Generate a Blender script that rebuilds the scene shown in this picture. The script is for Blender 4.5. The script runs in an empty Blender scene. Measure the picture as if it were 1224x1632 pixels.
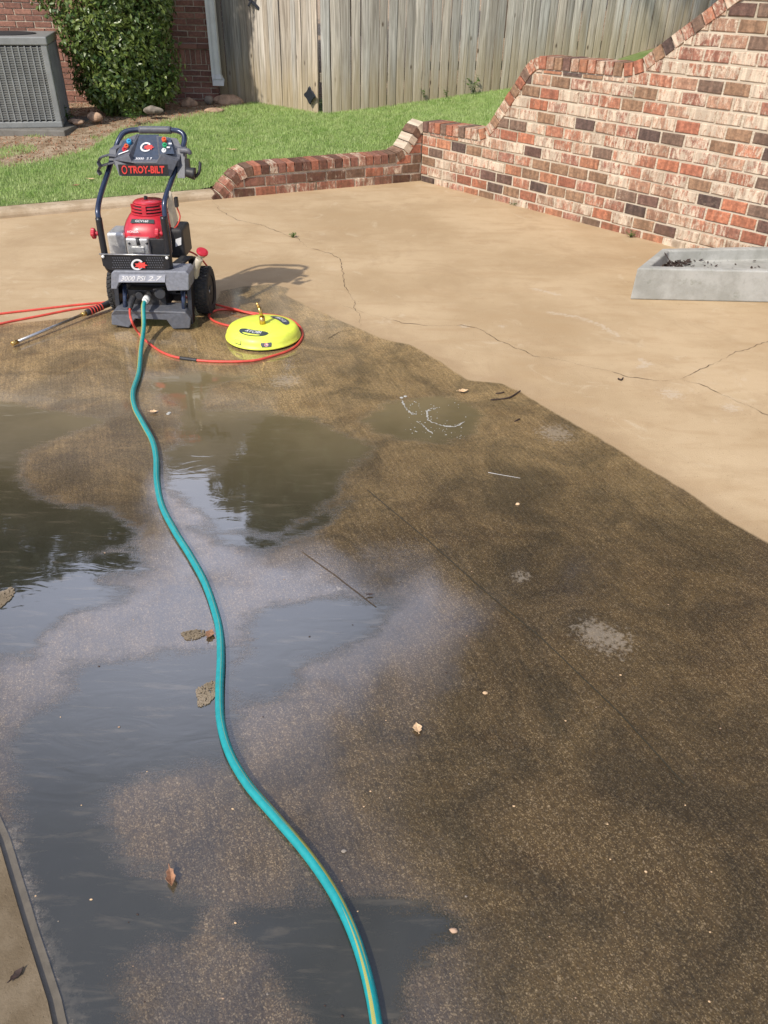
import bpy, math, random
import numpy as np
from mathutils import Vector, Matrix
random.seed(7); rng = np.random.default_rng(11)
S = bpy.context.scene
R = math.radians

# ------------------------------------------------------------------ camera
CAM_H, FPX, PITCH, ROLL = 1.6, 1226.0, R(35), R(1.3)
cp, sp, cr, sr = math.cos(PITCH), math.sin(PITCH), math.cos(ROLL), math.sin(ROLL)
cd = bpy.data.cameras.new('camera'); cam = bpy.data.objects.new('camera', cd)
S.collection.objects.link(cam); S.camera = cam
cd.sensor_fit = 'VERTICAL'; cd.sensor_height = 24; cd.lens = FPX / 1632 * 24
cd.clip_start = .05; cd.clip_end = 500
right = Vector((cr, sr*sp, sr*cp)); up = Vector((-sr, cr*sp, cr*cp)); fw = Vector((0, cp, -sp))
M = Matrix((right, up, -fw)).transposed().to_4x4(); M.translation = (0, 0, CAM_H)
cam.matrix_world = M

# ------------------------------------------------------------------ world, sun, exposure
SUN_EL, SUN_AZ = R(45), R(36)          # azimuth measured from straight behind the camera towards the left
sd = Vector((-math.cos(SUN_EL)*math.sin(SUN_AZ), -math.cos(SUN_EL)*math.cos(SUN_AZ), math.sin(SUN_EL)))
w = bpy.data.worlds.new('World'); S.world = w; w.use_nodes = True
wt = w.node_tree; bg = wt.nodes['Background']; sky = wt.nodes.new('ShaderNodeTexSky')
sky.sky_type = 'NISHITA'; sky.sun_disc = False; sky.sun_elevation = SUN_EL
sky.sun_rotation = math.atan2(sd.x, sd.y); sky.dust_density = 2.5; sky.air_density = 1.0
# thin bright morning cloud over the blue
tc = wt.nodes.new('ShaderNodeTexCoord'); mp = wt.nodes.new('ShaderNodeMapping'); mp.inputs['Scale'].default_value = (1, 1, 2.2)
cn = wt.nodes.new('ShaderNodeTexNoise'); cn.inputs['Scale'].default_value = 2.2; cn.inputs['Detail'].default_value = 6
crp = wt.nodes.new('ShaderNodeValToRGB'); crp.color_ramp.elements[0].position = .34; crp.color_ramp.elements[1].position = .62
crp.color_ramp.elements[0].color = (.15, .15, .15, 1); crp.color_ramp.elements[1].color = (.9, .9, .9, 1)
mx = wt.nodes.new('ShaderNodeMix'); mx.data_type = 'RGBA'; mx.inputs[7].default_value = (9.6, 10.8, 14.8, 1)
wt.links.new(tc.outputs['Generated'], mp.inputs[0]); wt.links.new(mp.outputs[0], cn.inputs[0])
wt.links.new(cn.outputs[0], crp.inputs[0])
sz = wt.nodes.new('ShaderNodeSeparateXYZ'); wt.links.new(tc.outputs['Generated'], sz.inputs[0])
mr = wt.nodes.new('ShaderNodeMapRange'); mr.inputs[1].default_value = .6; mr.inputs[2].default_value = .86; mr.inputs[3].default_value = 1; mr.inputs[4].default_value = .55
wt.links.new(sz.outputs[2], mr.inputs[0]); mm = wt.nodes.new('ShaderNodeMath'); mm.operation = 'MULTIPLY'
wt.links.new(crp.outputs[0], mm.inputs[0]); wt.links.new(mr.outputs[0], mm.inputs[1]); wt.links.new(mm.outputs[0], mx.inputs[0])
wt.links.new(sky.outputs[0], mx.inputs[6])
# added bright cloud bank low over the fence, to brighten the puddle reflections
bd = Vector((-.3*math.cos(R(30)), math.cos(R(30)), math.sin(R(30)))).normalized()
dp = wt.nodes.new('ShaderNodeVectorMath'); dp.operation = 'DOT_PRODUCT'; dp.inputs[1].default_value = bd; wt.links.new(tc.outputs['Generated'], dp.inputs[0])
br = wt.nodes.new('ShaderNodeMapRange'); br.interpolation_type = 'SMOOTHSTEP'; br.inputs[1].default_value = math.cos(R(28)); br.inputs[2].default_value = math.cos(R(8)); wt.links.new(dp.outputs['Value'], br.inputs[0])
mb_ = wt.nodes.new('ShaderNodeMix'); mb_.data_type = 'RGBA'; mb_.inputs[7].default_value = (23, 25, 32, 1)
wt.links.new(br.outputs[0], mb_.inputs[0]); wt.links.new(mx.outputs[2], mb_.inputs[6]); wt.links.new(mb_.outputs[2], bg.inputs[0])
bg.inputs[1].default_value = .1
sl = bpy.data.lights.new('sun', 'SUN'); sl.energy = 4.2; sl.angle = R(1.1); sl.color = (1, .93, .82)
so = bpy.data.objects.new('sun', sl); S.collection.objects.link(so)
so.rotation_euler = sd.to_track_quat('Z', 'Y').to_euler()
S.view_settings.view_transform = 'Standard'; S.view_settings.look = 'None'
S.view_settings.exposure = 0.02; S.view_settings.gamma = 1

# ------------------------------------------------------------------ helpers
def ray(px, py):
    u = (px-612)/FPX; v = (816-py)/FPX
    a = cr*u - sr*v; b = sr*u + cr*v
    return np.array([a, cp + b*sp, -sp + b*cp])
def G(px, py, z=0.0):
    r = ray(px, py); t = (z-CAM_H)/r[2]; return np.array([0, 0, CAM_H]) + t*r
def W(px, py, Y):
    r = ray(px, py); t = Y/r[1]; return np.array([0, 0, CAM_H]) + t*r

def lerp(a, b, t): return a + (b-a)*t

class MB:
    def __init__(s): s.v = []; s.f = []; s.c = None; s.uv = None; s.sm = []
    def add(s, vs, fs, smooth=False):
        o = len(s.v); s.v += [tuple(map(float, p)) for p in vs]
        s.f += [tuple(i+o for i in f) for f in fs]; s.sm += [smooth]*len(fs)
        return s
    def box(s, c, d, rot=0, m=None):
        vs = []
        for z in (-.5, .5):
            for x, y in ((-.5, -.5), (.5, -.5), (.5, .5), (-.5, .5)):
                p = Vector((x*d[0], y*d[1], z*d[2]))
                if m is not None: p = m @ p
                elif rot: p = Matrix.Rotation(rot, 3, 'Z') @ p
                vs.append((p.x+c[0], p.y+c[1], p.z+c[2]))
        return s.add(vs, [(0, 3, 2, 1), (4, 5, 6, 7), (0, 1, 5, 4), (1, 2, 6, 5), (2, 3, 7, 6), (3, 0, 4, 7)])
    def loft(s, loops, cap=True, smooth=False, closed=True):
        n = len(loops[0]); vs = [p for l in loops for p in l]; fs = []
        for i in range(len(loops)-1):
            for j in range(n if closed else n-1):
                k = (j+1) % n
                fs.append((i*n+j, i*n+k, (i+1)*n+k, (i+1)*n+j))
        if cap: fs += [tuple(reversed(range(n))), tuple((len(loops)-1)*n+j for j in range(n))]
        o = len(s.f); s.add(vs, fs, smooth)
        if cap: s.sm[-1] = False; s.sm[-2] = False
        return s
    def tube(s, pts, r, seg=12, res=6, smooth_path=True, cap=True):
        P = [Vector(p) for p in pts]
        Rr = list(r) if hasattr(r, '__len__') else [r]*len(P)
        if smooth_path and len(P) > 2:
            Q = []; RR = []
            for i in range(len(P)-1):
                p0 = P[max(i-1, 0)]; p1 = P[i]; p2 = P[i+1]; p3 = P[min(i+2, len(P)-1)]
                for k in range(res):
                    t = k/res
                    Q.append(.5*((2*p1)+(p2-p0)*t+(2*p0-5*p1+4*p2-p3)*t*t+(3*p1-p0-3*p2+p3)*t**3)); RR.append(lerp(Rr[i], Rr[i+1], t))
            Q.append(P[-1]); RR.append(Rr[-1]); P = Q; Rr = RR
        loops = []; T = (P[1]-P[0]).normalized()
        N = T.orthogonal().normalized()
        if abs(T.z) < .9: N = (Vector((0, 0, 1)) - T*T.z).normalized()
        for i, p in enumerate(P):
            t = (P[min(i+1, len(P)-1)]-P[max(i-1, 0)])
            t = t.normalized() if t.length > 1e-9 else T
            N = (N - t*N.dot(t)).normalized(); B = t.cross(N)
            loops.append([p + (N*math.cos(a)+B*math.sin(a))*Rr[i] for a in [2*math.pi*j/seg for j in range(seg)]])
        s.path = P
        return s.loft(loops, cap=cap, smooth=True)
    def cyl(s, p0, p1, r0, r1=None, seg=20):
        return s.tube([p0, p1], [r0, r0 if r1 is None else r1], seg=seg, smooth_path=False)
    def lathe(s, prof, c, axis='Z', seg=40, m=None):
        loops = []
        for r, h in prof:
            l = []
            for j in range(seg):
                a = 2*math.pi*j/seg
                p = Vector((r*math.cos(a), r*math.sin(a), h))
                if axis == 'X': p = Vector((p.z, p.x, p.y))
                if axis == 'Y': p = Vector((p.x, p.z, p.y))
                if m is not None: p = m @ p
                l.append(p + Vector(c))
            loops.append(l)
        return s.loft(loops, cap=True, smooth=True)
    def build(s, name, mat, parent=None, bevel=0, colors=None, solid=0, auto=None, seg=2):
        me = bpy.data.meshes.new(name); off = Vector((0, 0, 0))
        if parent is not None:
            q = parent
            while q is not None: off += Vector(q.location); q = q.parent
        V = [(x-off.x, y-off.y, z-off.z) for x, y, z in s.v]
        me.from_pydata(V, [], s.f); me.update()
        me.polygons.foreach_set('use_smooth', s.sm)
        if colors is not None:
            ca = me.color_attributes.new('bc', 'FLOAT_COLOR', 'POINT'); ca.data.foreach_set('color', np.asarray(colors, dtype=np.float32).ravel())
        if s.uv is not None:
            ul = me.uv_layers.new(name='UVMap'); li = np.empty(len(me.loops), dtype=np.int32); me.loops.foreach_get('vertex_index', li)
            ul.data.foreach_set('uv', np.asarray(s.uv, dtype=np.float32)[li].ravel())
        me.materials.append(mat)
        o = bpy.data.objects.new(name, me); S.collection.objects.link(o)
        if parent is not None: o.parent = parent
        if solid: md = o.modifiers.new('solid', 'SOLIDIFY'); md.thickness = solid; md.offset = 0
        if bevel: md = o.modifiers.new('bevel', 'BEVEL'); md.width = bevel; md.segments = seg; md.limit_method = 'ANGLE'; md.angle_limit = R(35)
        return o

def thing(name, label, cat, loc=(0, 0, 0), group=None):
    o = bpy.data.objects.new(name, None); S.collection.objects.link(o); o.location = loc; o.empty_display_size = .1
    return tag(o, label, cat, group)
def tag(o, label=None, cat=None, group=None, kind=None):
    if label: o['label'] = label
    if cat: o['category'] = cat
    if group: o['group'] = group
    if kind: o['kind'] = kind
    return o

def text_mb(txt, fn, size=1.0, bold=.0, shear=0, depth=None):
    """text converted to mesh; fn maps (x, y) of the text plane (units of size, centred) to a world point"""
    cu = bpy.data.curves.new('t', 'FONT'); cu.body = txt; cu.size = size; cu.align_x = 'CENTER'; cu.align_y = 'CENTER'
    cu.offset = bold; cu.shear = shear; cu.resolution_u = 3
    o = bpy.data.objects.new('t', cu); S.collection.objects.link(o)
    dg = bpy.context.evaluated_depsgraph_get(); me = bpy.data.meshes.new_from_object(o.evaluated_get(dg))
    mb = MB(); mb.add([fn(v.co.x, v.co.y) for v in me.vertices], [tuple(p.vertices) for p in me.polygons])
    bpy.data.objects.remove(o); bpy.data.curves.remove(cu); bpy.data.meshes.remove(me)
    return mb

# ------------------------------------------------------------------ material helpers
class NT:
    def __init__(s, name):
        s.m = bpy.data.materials.new(name); s.m.use_nodes = True; s.t = s.m.node_tree
        s.b = s.t.nodes['Principled BSDF']; s.o = s.t.nodes['Material Output']
    def n(s, ty, **k):
        nd = s.t.nodes.new('ShaderNode'+ty)
        for a, v in k.items():
            if hasattr(nd, a): setattr(nd, a, v)
        return nd
    def put(s, sock, v):
        if v is None: return
        if isinstance(v, bpy.types.NodeSocket): s.t.links.new(v, sock)
        elif isinstance(v, (tuple, list)) and len(v) == 3 and sock.type == 'RGBA': sock.default_value = (*v, 1)
        else: sock.default_value = v
    def coord(s, which='Object', scale=(1, 1, 1), rot=(0, 0, 0)):
        c = s.n('TexCoord'); mpn = s.n('Mapping'); s.t.links.new(c.outputs[which], mpn.inputs[0])
        mpn.inputs['Scale'].default_value = scale; mpn.inputs['Rotation'].default_value = rot; return mpn.outputs[0]
    def noise(s, vec, scale, detail=4, rough=.5, dist=0):
        nd = s.n('TexNoise'); s.put(nd.inputs['Vector'], vec); nd.inputs['Scale'].default_value = scale
        nd.inputs['Detail'].default_value = detail; nd.inputs['Roughness'].default_value = rough; nd.inputs['Distortion'].default_value = dist
        return nd.outputs['Fac']
    def voro(s, vec, scale, out='Distance', feature='F1'):
        nd = s.n('TexVoronoi'); nd.feature = feature; s.put(nd.inputs['Vector'], vec); nd.inputs['Scale'].default_value = scale; return nd.outputs[out]
    def ramp(s, f, a, b, c0=(0, 0, 0), c1=(1, 1, 1)):
        nd = s.n('MapRange'); nd.clamp = True; nd.interpolation_type = 'SMOOTHSTEP'
        s.put(nd.inputs['Value'], f); nd.inputs['From Min'].default_value = a; nd.inputs['From Max'].default_value = b
        return nd.outputs[0]
    def mix(s, f, a, b, mode='MIX'):
        nd = s.n('Mix'); nd.data_type = 'RGBA'; nd.blend_type = mode
        s.put(nd.inputs[0], f); s.put(nd.inputs[6], a); s.put(nd.inputs[7], b); return nd.outputs[2]
    def math(s, op, a, b=None, clamp=False):
        nd = s.n('Math'); nd.operation = op; nd.use_clamp = clamp; s.put(nd.inputs[0], a); s.put(nd.inputs[1], b); return nd.outputs[0]
    def attr(s, name, out='Fac'):
        nd = s.n('Attribute'); nd.attribute_name = name; return nd.outputs[out]
    def bump(s, h, strength=.5, dist=.01, normal=None):
        nd = s.n('Bump'); s.put(nd.inputs['Height'], h); s.put(nd.inputs['Strength'], strength); nd.inputs['Distance'].default_value = dist
        if normal is not None: s.put(nd.inputs['Normal'], normal)
        return nd.outputs[0]
    def set(s, **k):
        for a, v in k.items(): s.put(s.b.inputs[a.replace('_', ' ')], v)
        return s

def simple(name, col, rough=.5, metal=0, var=.15, scale=30, bump=.15, spec=.5, coat=0, bscale=None, dirt=0):
    t = NT(name); v = t.coord()
    f = t.noise(v, scale, 5, .6)
    dark = tuple(c*(1-var) for c in col); lite = tuple(min(1, c*(1+var)) for c in col)
    c = t.mix(t.ramp(f, .3, .7), dark, lite)
    if dirt: c = t.mix(t.math('MULTIPLY', t.ramp(t.noise(v, scale*.6, 6, .7), .5, .75), dirt), c, (.18, .13, .08))
    t.set(Base_Color=c, Roughness=t.math('ADD', rough-.08, t.math('MULTIPLY', t.noise(v, scale*2.3, 3), .16)), Metallic=metal, Specular_IOR_Level=spec)
    if coat: t.b.inputs['Coat Weight'].default_value = coat
    if bump: t.set(Normal=t.bump(t.noise(v, bscale or scale*6, 3), bump, .002))
    return t.m

M_ = {}
M_['navy'] = simple('navy_paint', (.018, .03, .065), .25, .3, coat=.6, bump=0, scale=15)
M_['blackpaint'] = simple('black_paint', (.012, .012, .014), .35, 0, bump=.05, scale=40, dirt=.12)
M_['blackplastic'] = simple('black_plastic', (.022, .022, .024), .5, 0, bump=.25, scale=60, dirt=.2)
M_['greyplastic'] = simple('grey_plastic', (.095, .1, .115), .5, 0, bump=.3, scale=60, dirt=.3)
M_['midgrey'] = simple('mid_grey_plastic', (.2, .21, .24), .45, 0, bump=.2, scale=60, dirt=.2)
M_['panelblue'] = simple('panel_blue_grey', (.045, .06, .09), .4, 0, bump=.1, scale=60, dirt=.15)
M_['red'] = simple('red_plastic', (.5, .02, .035), .38, 0, var=.1, bump=.05, coat=.3, scale=20, dirt=.08)
M_['redhose'] = simple('red_hose_rubber', (.62, .075, .05), .45, 0, var=.15, bump=.1, scale=30, dirt=.18)
M_['silver'] = simple('cast_aluminium', (.62, .62, .6), .42, .75, var=.12, bump=.3, scale=50, dirt=.15)
M_['steel'] = simple('steel', (.5, .49, .47), .3, .9, var=.15, bump=.05, scale=60)
M_['brass'] = simple('brass', (.62, .4, .13), .3, .9, var=.2, bump=.05, scale=80)
M_['white'] = simple('white_plastic', (.75, .75, .73), .5, 0, var=.06, bump=.05, dirt=.1)
M_['label'] = simple('label_white', (.7, .7, .7), .4, 0, var=.08, bump=0)
M_['signred'] = simple('sign_red', (.75, .06, .05), .5, 0, var=.08, bump=0)
M_['lime'] = simple('lime_plastic', (.76, .84, .09), .42, 0, var=.06, bump=.05, coat=.1, dirt=.2, scale=14)
M_['stickerdark'] = simple('sticker_dark', (.04, .06, .06), .45, 0, bump=0)
M_['blue'] = simple('blue_plastic', (.03, .28, .5), .4); M_['green'] = simple('green_plastic', (.02, .3, .12), .4)
M_['orange'] = simple('orange_plastic', (.6, .1, .03), .4)
M_['rubber'] = simple('tyre_rubber', (.025, .024, .023), .8, 0, var=.3, bump=.4, scale=50, dirt=.35)
M_['bottle'] = simple('translucent_bottle', (.52, .46, .36), .35, 0, var=.1, bump=.05)
M_['ratinglabel'] = simple('rating_label', (.42, .44, .5), .3, .3, bump=0); M_['ac'] = simple('ac_grey_paint', (.25, .26, .25), .5, .2, var=.12, bump=.1, scale=8, dirt=.12)
M_['acdark'] = simple('ac_coil_dark', (.02, .02, .02), .8)
M_['downspout'] = simple('downspout_paint', (.6, .62, .6), .45, 0, var=.06, bump=.1, scale=6, dirt=.25)
M_['hinge'] = simple('hinge_black', (.03, .034, .045), .5, .4, scale=80)
M_['rock'] = simple('rock', (.36, .24, .16), .85, 0, var=.35, bump=.8, scale=14, bscale=40)
M_['rockgrey'] = simple('rock_grey', (.2, .17, .14), .85, 0, var=.35, bump=.8, scale=14, bscale=40)
M_['leafbrown'] = simple('dead_leaf', (.3, .15, .08), .6, 0, var=.35, bump=.4, scale=120)
M_['leafpale'] = simple('pale_dead_leaf', (.62, .42, .24), .55, 0, var=.25, bump=.4, scale=90)
M_['stick'] = simple('dark_stick', (.04, .022, .016), .7, 0, var=.4, bump=.6, scale=120)
M_['foam'] = simple('foam', (.42, .41, .37), .35, 0, bump=.5, scale=200)
M_['bark'] = simple('bark', (.12, .085, .06), .9, 0, var=.4, bump=1, scale=12, bscale=25)
M_['dark'] = simple('dark_gap', (.015, .012, .01), .9, bump=0)
M_['soil'] = simple('soil', (.12, .075, .045), .95, 0, var=.45, bump=1, scale=25, bscale=90)
M_['roof'] = simple('roof_shingle', (.1, .09, .085), .9, 0, var=.35, bump=1, scale=10)
M_['trim'] = simple('painted_trim', (.6, .58, .54), .5, 0, var=.05)

def leaf_mat(name, c0, c1, c2, rough=.4, trans=.25):
    t = NT(name); v = t.coord()
    rnd = t.voro(v, 14, 'Color'); sp_ = t.n('SeparateColor'); t.put(sp_.inputs[0], rnd)
    c = t.mix(t.ramp(t.noise(v, 5, 4), .35, .65), c0, c1)
    c = t.mix(t.math('MULTIPLY', sp_.outputs[0], .6), c, c2)
    t.set(Base_Color=c, Roughness=rough, Specular_IOR_Level=.5)
    tr = t.n('BsdfTranslucent'); t.put(tr.inputs[0], c); mxs = t.n('MixShader'); mxs.inputs[0].default_value = trans
    t.t.links.new(t.b.outputs[0], mxs.inputs[1]); t.t.links.new(tr.outputs[0], mxs.inputs[2]); t.t.links.new(mxs.outputs[0], t.o.inputs[0])
    return t.m
M_['holly'] = leaf_mat('holly_leaf', (.035, .075, .02), (.075, .14, .035), (.26, .31, .07), .34, .2)
M_['treeleaf'] = leaf_mat('tree_leaf', (.03, .055, .016), (.06, .09, .03), (.09, .12, .03), .5, .3)
M_['weed'] = leaf_mat('weed_leaf', (.06, .13, .03), (.1, .2, .04), (.16, .26, .05), .5, .3)
M_['grass'] = leaf_mat('grass_blade', (.28, .43, .11), (.41, .55, .18), (.53, .60, .28), .5, .35)

def brick_mat(name, mortar=False, white=True):
    t = NT(name); uv = t.coord('UV')
    if mortar:
        f = t.noise(uv, 60, 6, .7); c = t.mix(t.ramp(f, .3, .7), (.42, .35, .26), (.64, .56, .44))
        c = t.mix(t.ramp(t.noise(uv, 4, 4), .5, .75), c, (.2, .17, .11))
        t.set(Base_Color=c, Roughness=.95, Normal=t.bump(f, .9, .006)); return t.m
    bc = t.attr('bc', 'Color'); ww = t.attr('bc', 'Alpha')
    n1 = t.noise(uv, 35, 6, .7)
    c = t.mix(t.ramp(n1, .35, .7), t.mix(1, bc, (.68, .66, .64), 'MULTIPLY'), t.mix(1, bc, (1.2, 1.15, 1.1), 'MULTIPLY'))
    if white:
        t2 = t.n('Mapping'); t2.inputs['Scale'].default_value = (42, 13, 1); t.put(t2.inputs[0], uv)
        streak = t.noise(t2.outputs[0], 1, 5, .7, .8)
        fine = t.noise(uv, 120, 4, .7)
        k = t.math('ADD', t.math('MULTIPLY', streak, .75), t.math('MULTIPLY', fine, .25))
        k = t.ramp(t.math('ADD', t.math('ADD', k, t.math('MULTIPLY', t.math('SUBTRACT', t.noise(uv, 7, 3), .5), .35)), t.math('MULTIPLY', t.math('SUBTRACT', ww, .5), .36)), .44, .62)
        k = t.math('MULTIPLY', k, t.math('GREATER_THAN', ww, .05))
        c = t.mix(k, c, t.mix(fine, (.45, .36, .26), (.72, .63, .50)))
    if white:
        tv = t.n('Mapping'); tv.inputs['Scale'].default_value = (26, 2, 1); t.put(tv.inputs[0], uv); vb = t.noise(tv.outputs[0], 1, 3, .5)
        c = t.mix(1, c, t.mix(t.ramp(vb, .38, .62), (.78, .75, .73), (1.12, 1.1, 1.08)), 'MULTIPLY')
        bl = t.noise(uv, 16, 5, .7); c = t.mix(t.math('MULTIPLY', t.ramp(bl, .55, .75), .35), c, (.4, .3, .22))
        eg = t.ramp(t.noise(uv, 50, 5, .75), .6, .75); c = t.mix(t.math('MULTIPLY', eg, .45), c, (.52, .43, .33))
    g = t.n('NewGeometry'); sx = t.n('SeparateXYZ'); t.put(sx.inputs[0], g.outputs['Position'])
    low = t.math('SUBTRACT', 1, t.ramp(sx.outputs[2], .0, .3)); 
    c = t.mix(t.math('MULTIPLY', low, t.math('MULTIPLY', t.ramp(t.noise(uv, 9, 5), .42, .65), .45 if white else 0)), c, (.13, .08, .04))
    t.set(Base_Color=c, Roughness=.85, Normal=t.bump(t.math('ADD', n1, t.noise(uv, 160, 3)), .6, .004))
    return t.m
M_['brick'] = brick_mat('salvaged_brick'); M_['mortar'] = brick_mat('mortar', True)
M_['hbrick'] = brick_mat('house_brick', white=False)

def wood_mat():
    t = NT('weathered_wood'); uv = t.coord('UV')
    m1 = t.n('Mapping'); m1.inputs['Scale'].default_value = (60, 2.2, 1); t.put(m1.inputs[0], uv)
    grain = t.noise(m1.outputs[0], 1, 6, .65, .6)
    m2 = t.n('Mapping'); m2.inputs['Scale'].default_value = (14, 1.1, 1); t.put(m2.inputs[0], uv)
    blot = t.noise(m2.outputs[0], 1, 5, .6)
    bc = t.attr('bc', 'Color'); top = t.attr('bc', 'Alpha')
    c = t.mix(t.ramp(grain, .3, .68), t.mix(1, bc, (.55, .52, .48), 'MULTIPLY'), t.mix(1, bc, (1.18, 1.15, 1.1), 'MULTIPLY'))
    c = t.mix(t.math('MULTIPLY', t.ramp(blot, .48, .7), .6), c, (.25, .225, .185))
    # damp, ochre-green staining rising from the bottom of the boards
    st = t.math('SUBTRACT', 1, t.ramp(t.math('ADD', top, t.math('MULTIPLY', t.math('SUBTRACT', t.noise(m2.outputs[0], .7, 4), .5), .9)), .05, .65))
    c = t.mix(t.math('MULTIPLY', st, .5), c, (.36, .27, .13))
    kn = t.n('Mapping'); kn.inputs['Scale'].default_value = (1, .45, 1); t.put(kn.inputs[0], uv)
    vk = t.n('TexVoronoi'); vk.voronoi_dimensions = '2D'; t.put(vk.inputs['Vector'], kn.outputs[0]); vk.inputs['Scale'].default_value = 4.6; kd = vk.outputs['Distance']; c = t.mix(t.math('MULTIPLY', t.math('SUBTRACT', 1, t.ramp(kd, .02, .07)), t.ramp(t.noise(uv, 1.7, 2), .5, .6)), c, (.09, .065, .045))
    t.set(Base_Color=c, Roughness=.85, Specular_IOR_Level=.2, Normal=t.bump(grain, .6, .004)); return t.m
M_['wood'] = wood_mat()

def concrete_mat(name, c0, c1, dirt=(.1, .09, .07), d=.5):
    t = NT(name); v = t.coord()
    c = t.mix(t.ramp(t.noise(v, 5, 6, .65), .35, .65), c0, c1)
    c = t.mix(t.math('MULTIPLY', t.ramp(t.noise(v, 60, 5, .7), .55, .75), .35), c, tuple(x*.55 for x in c0))
    c = t.mix(t.math('MULTIPLY', t.ramp(t.noise(v, 13, 6, .7), .56, .72), d), c, dirt)
    pit = t.ramp(t.voro(v, 75), .0, .16)
    t.set(Base_Color=c, Roughness=.85, Specular_IOR_Level=.3, Normal=t.bump(t.math('ADD', t.noise(v, 150, 5, .7), t.math('MULTIPLY', pit, .6)), .5, .004)); return t.m
M_['planter'] = concrete_mat('planter_concrete', (.3, .3, .27), (.42, .42, .39), (.16, .17, .12), .45)
M_['curb'] = concrete_mat('curb_concrete', (.36, .27, .17), (.5, .4, .28), (.14, .1, .06), .6)
M_['gravel'] = concrete_mat('gravel_stone', (.2, .155, .1), (.3, .24, .17)); M_['pad'] = concrete_mat('pad_concrete', (.14, .13, .11), (.2, .19, .17))

def wall_points(): pass

# ------------------------------------------------------------------ signed distances on the driveway
def seg_dist(P, poly, closed=True):
    A = np.asarray(poly)[:, :2]; n = len(A); best = np.full(len(P), 1e9)
    for i in range(n if closed else n-1):
        a = A[i]; b = A[(i+1) % n]; ab = b-a; t = np.clip(((P-a)@ab)/(ab@ab+1e-12), 0, 1)
        best = np.minimum(best, np.hypot(*(P-(a+t[:, None]*ab)).T))
    return best
def inside(P, poly):
    A = np.asarray(poly)[:, :2]; n = len(A); c = np.zeros(len(P), bool)
    for i in range(n):
        a = A[i]; b = A[(i+1) % n]
        if a[1] == b[1]: continue
        m = ((a[1] > P[:, 1]) != (b[1] > P[:, 1])) & (P[:, 0] < (b[0]-a[0])*(P[:, 1]-a[1])/(b[1]-a[1])+a[0]); c ^= m
    return c
def sdf(P, poly): d = seg_dist(P, poly); return np.where(inside(P, poly), d, -d)
def gp(l): return [G(*p)[:2] for p in l]

WET = gp([(-500, 560), (-200, 520), (0, 517), (100, 508), (170, 497), (250, 490), (345, 480), (350, 464), (385, 457), (430, 452), (461, 459), (456, 470), (500, 492), (560, 518), (610, 540), (655, 549), (700, 575), (745, 605), (800, 611), (830, 625), (880, 655), (960, 700), (1040, 750), (1120, 798), (1150, 822), (1224, 865), (1400, 960), (1700, 1250), (1700, 2300), (-900, 2300)])
PUD = [
 [(300, 654), (335, 652), (420, 655), (500, 668), (545, 690), (602, 712), (572, 735), (545, 760), (538, 790), (515, 815), (480, 835), (440, 856), (400, 850), (350, 854), (300, 806), (262, 775), (255, 722), (300, 700)],
 [(235, 602), (320, 592), (405, 600), (335, 616), (322, 655), (312, 710), (280, 700), (285, 640), (240, 622)],
 [(-120, 620), (60, 648), (175, 669), (120, 690), (40, 718), (26, 760), (60, 792), (100, 802), (180, 812), (232, 850), (205, 872), (150, 885), (110, 905), (60, 925), (-120, 950)],
 [(-120, 900), (215, 872), (240, 905), (160, 925), (222, 948), (130, 975), (72, 1010), (50, 1050), (-120, 1040)],
 [(300, 840), (440, 850), (520, 812), (560, 800), (500, 850), (420, 880), (360, 868)],
 [(390, 988), (440, 966), (500, 952), (600, 952), (634, 962), (610, 985), (590, 1020), (560, 1030), (520, 1045), (482, 1060), (470, 1100), (440, 1115), (372, 1124), (362, 1060), (400, 1040)],
 [(95, 1062), (200, 1050), (300, 1038), (380, 1032), (380, 1120), (372, 1220), (300, 1222), (230, 1240), (180, 1258), (170, 1290), (180, 1340), (210, 1380), (260, 1405), (322, 1440), (330, 1470), (300, 1500), (240, 1510), (190, 1560), (205, 1640), (200, 1760), (120, 1760), (60, 1520), (25, 1400), (20, 1250), (20, 1180), (60, 1130), (120, 1100)],
 [(340, 1450), (470, 1430), (600, 1428), (700, 1440), (735, 1470), (725, 1500), (660, 1545), (640, 1632), (620, 1760), (540, 1760), (440, 1560), (380, 1500)],
 [(575, 668), (620, 642), (690, 630), (745, 642), (768, 660), (755, 690), (700, 706), (640, 700), (600, 690)],
]
PALE_L = [[(14, 1330), (34, 1400), (64, 1480), (110, 1600), (135, 1700)], [(875, 498), (920, 505), (955, 517), (985, 535)], [(1020, 572), (1032, 580), (1020, 586)], [(850, 460), (890, 470)]]
PALE_P = [((950, 1010), .075), ((830, 919), .035), ((885, 690), .09), ((455, 607), .09), ((1070, 628), .07), ((975, 1020), .07), ((1035, 580), .03), ((800, 520), .03), ((1165, 650), .05), ((740, 520), .035), ((540, 940), .02)]

def axis(lo, hi, f0, f1, st, n=10):
    a = np.linspace(lo, f0, n, endpoint=False); b = np.arange(f0, f1, st); c = np.linspace(f1, hi, n); return np.concatenate([a, b, c])
gx = axis(-14, 9, -3.4, 3.1, .026); gy = axis(-8, 10, .45, 7.9, .026)
X, Y = np.meshgrid(gx, gy); P = np.stack([X.ravel(), Y.ravel()], 1); nx, ny = len(gx), len(gy)
wet = sdf(P, WET)
pud = np.full(len(P), -9.0)
for q in PUD: pud = np.maximum(pud, sdf(P, gp(q)))
pale = np.zeros(len(P))
for l in PALE_L: pale = np.maximum(pale, np.exp(-(seg_dist(P, gp(l), False)/.022)**2))
for (c, r) in PALE_P:
    g = G(*c)[:2]; pale = np.maximum(pale, .9*np.exp(-(np.hypot(*(P-g).T)/r)**2))
def yfoot(x): return 6.851 + .51*(x+1.508)
zz = np.zeros(len(P))

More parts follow.
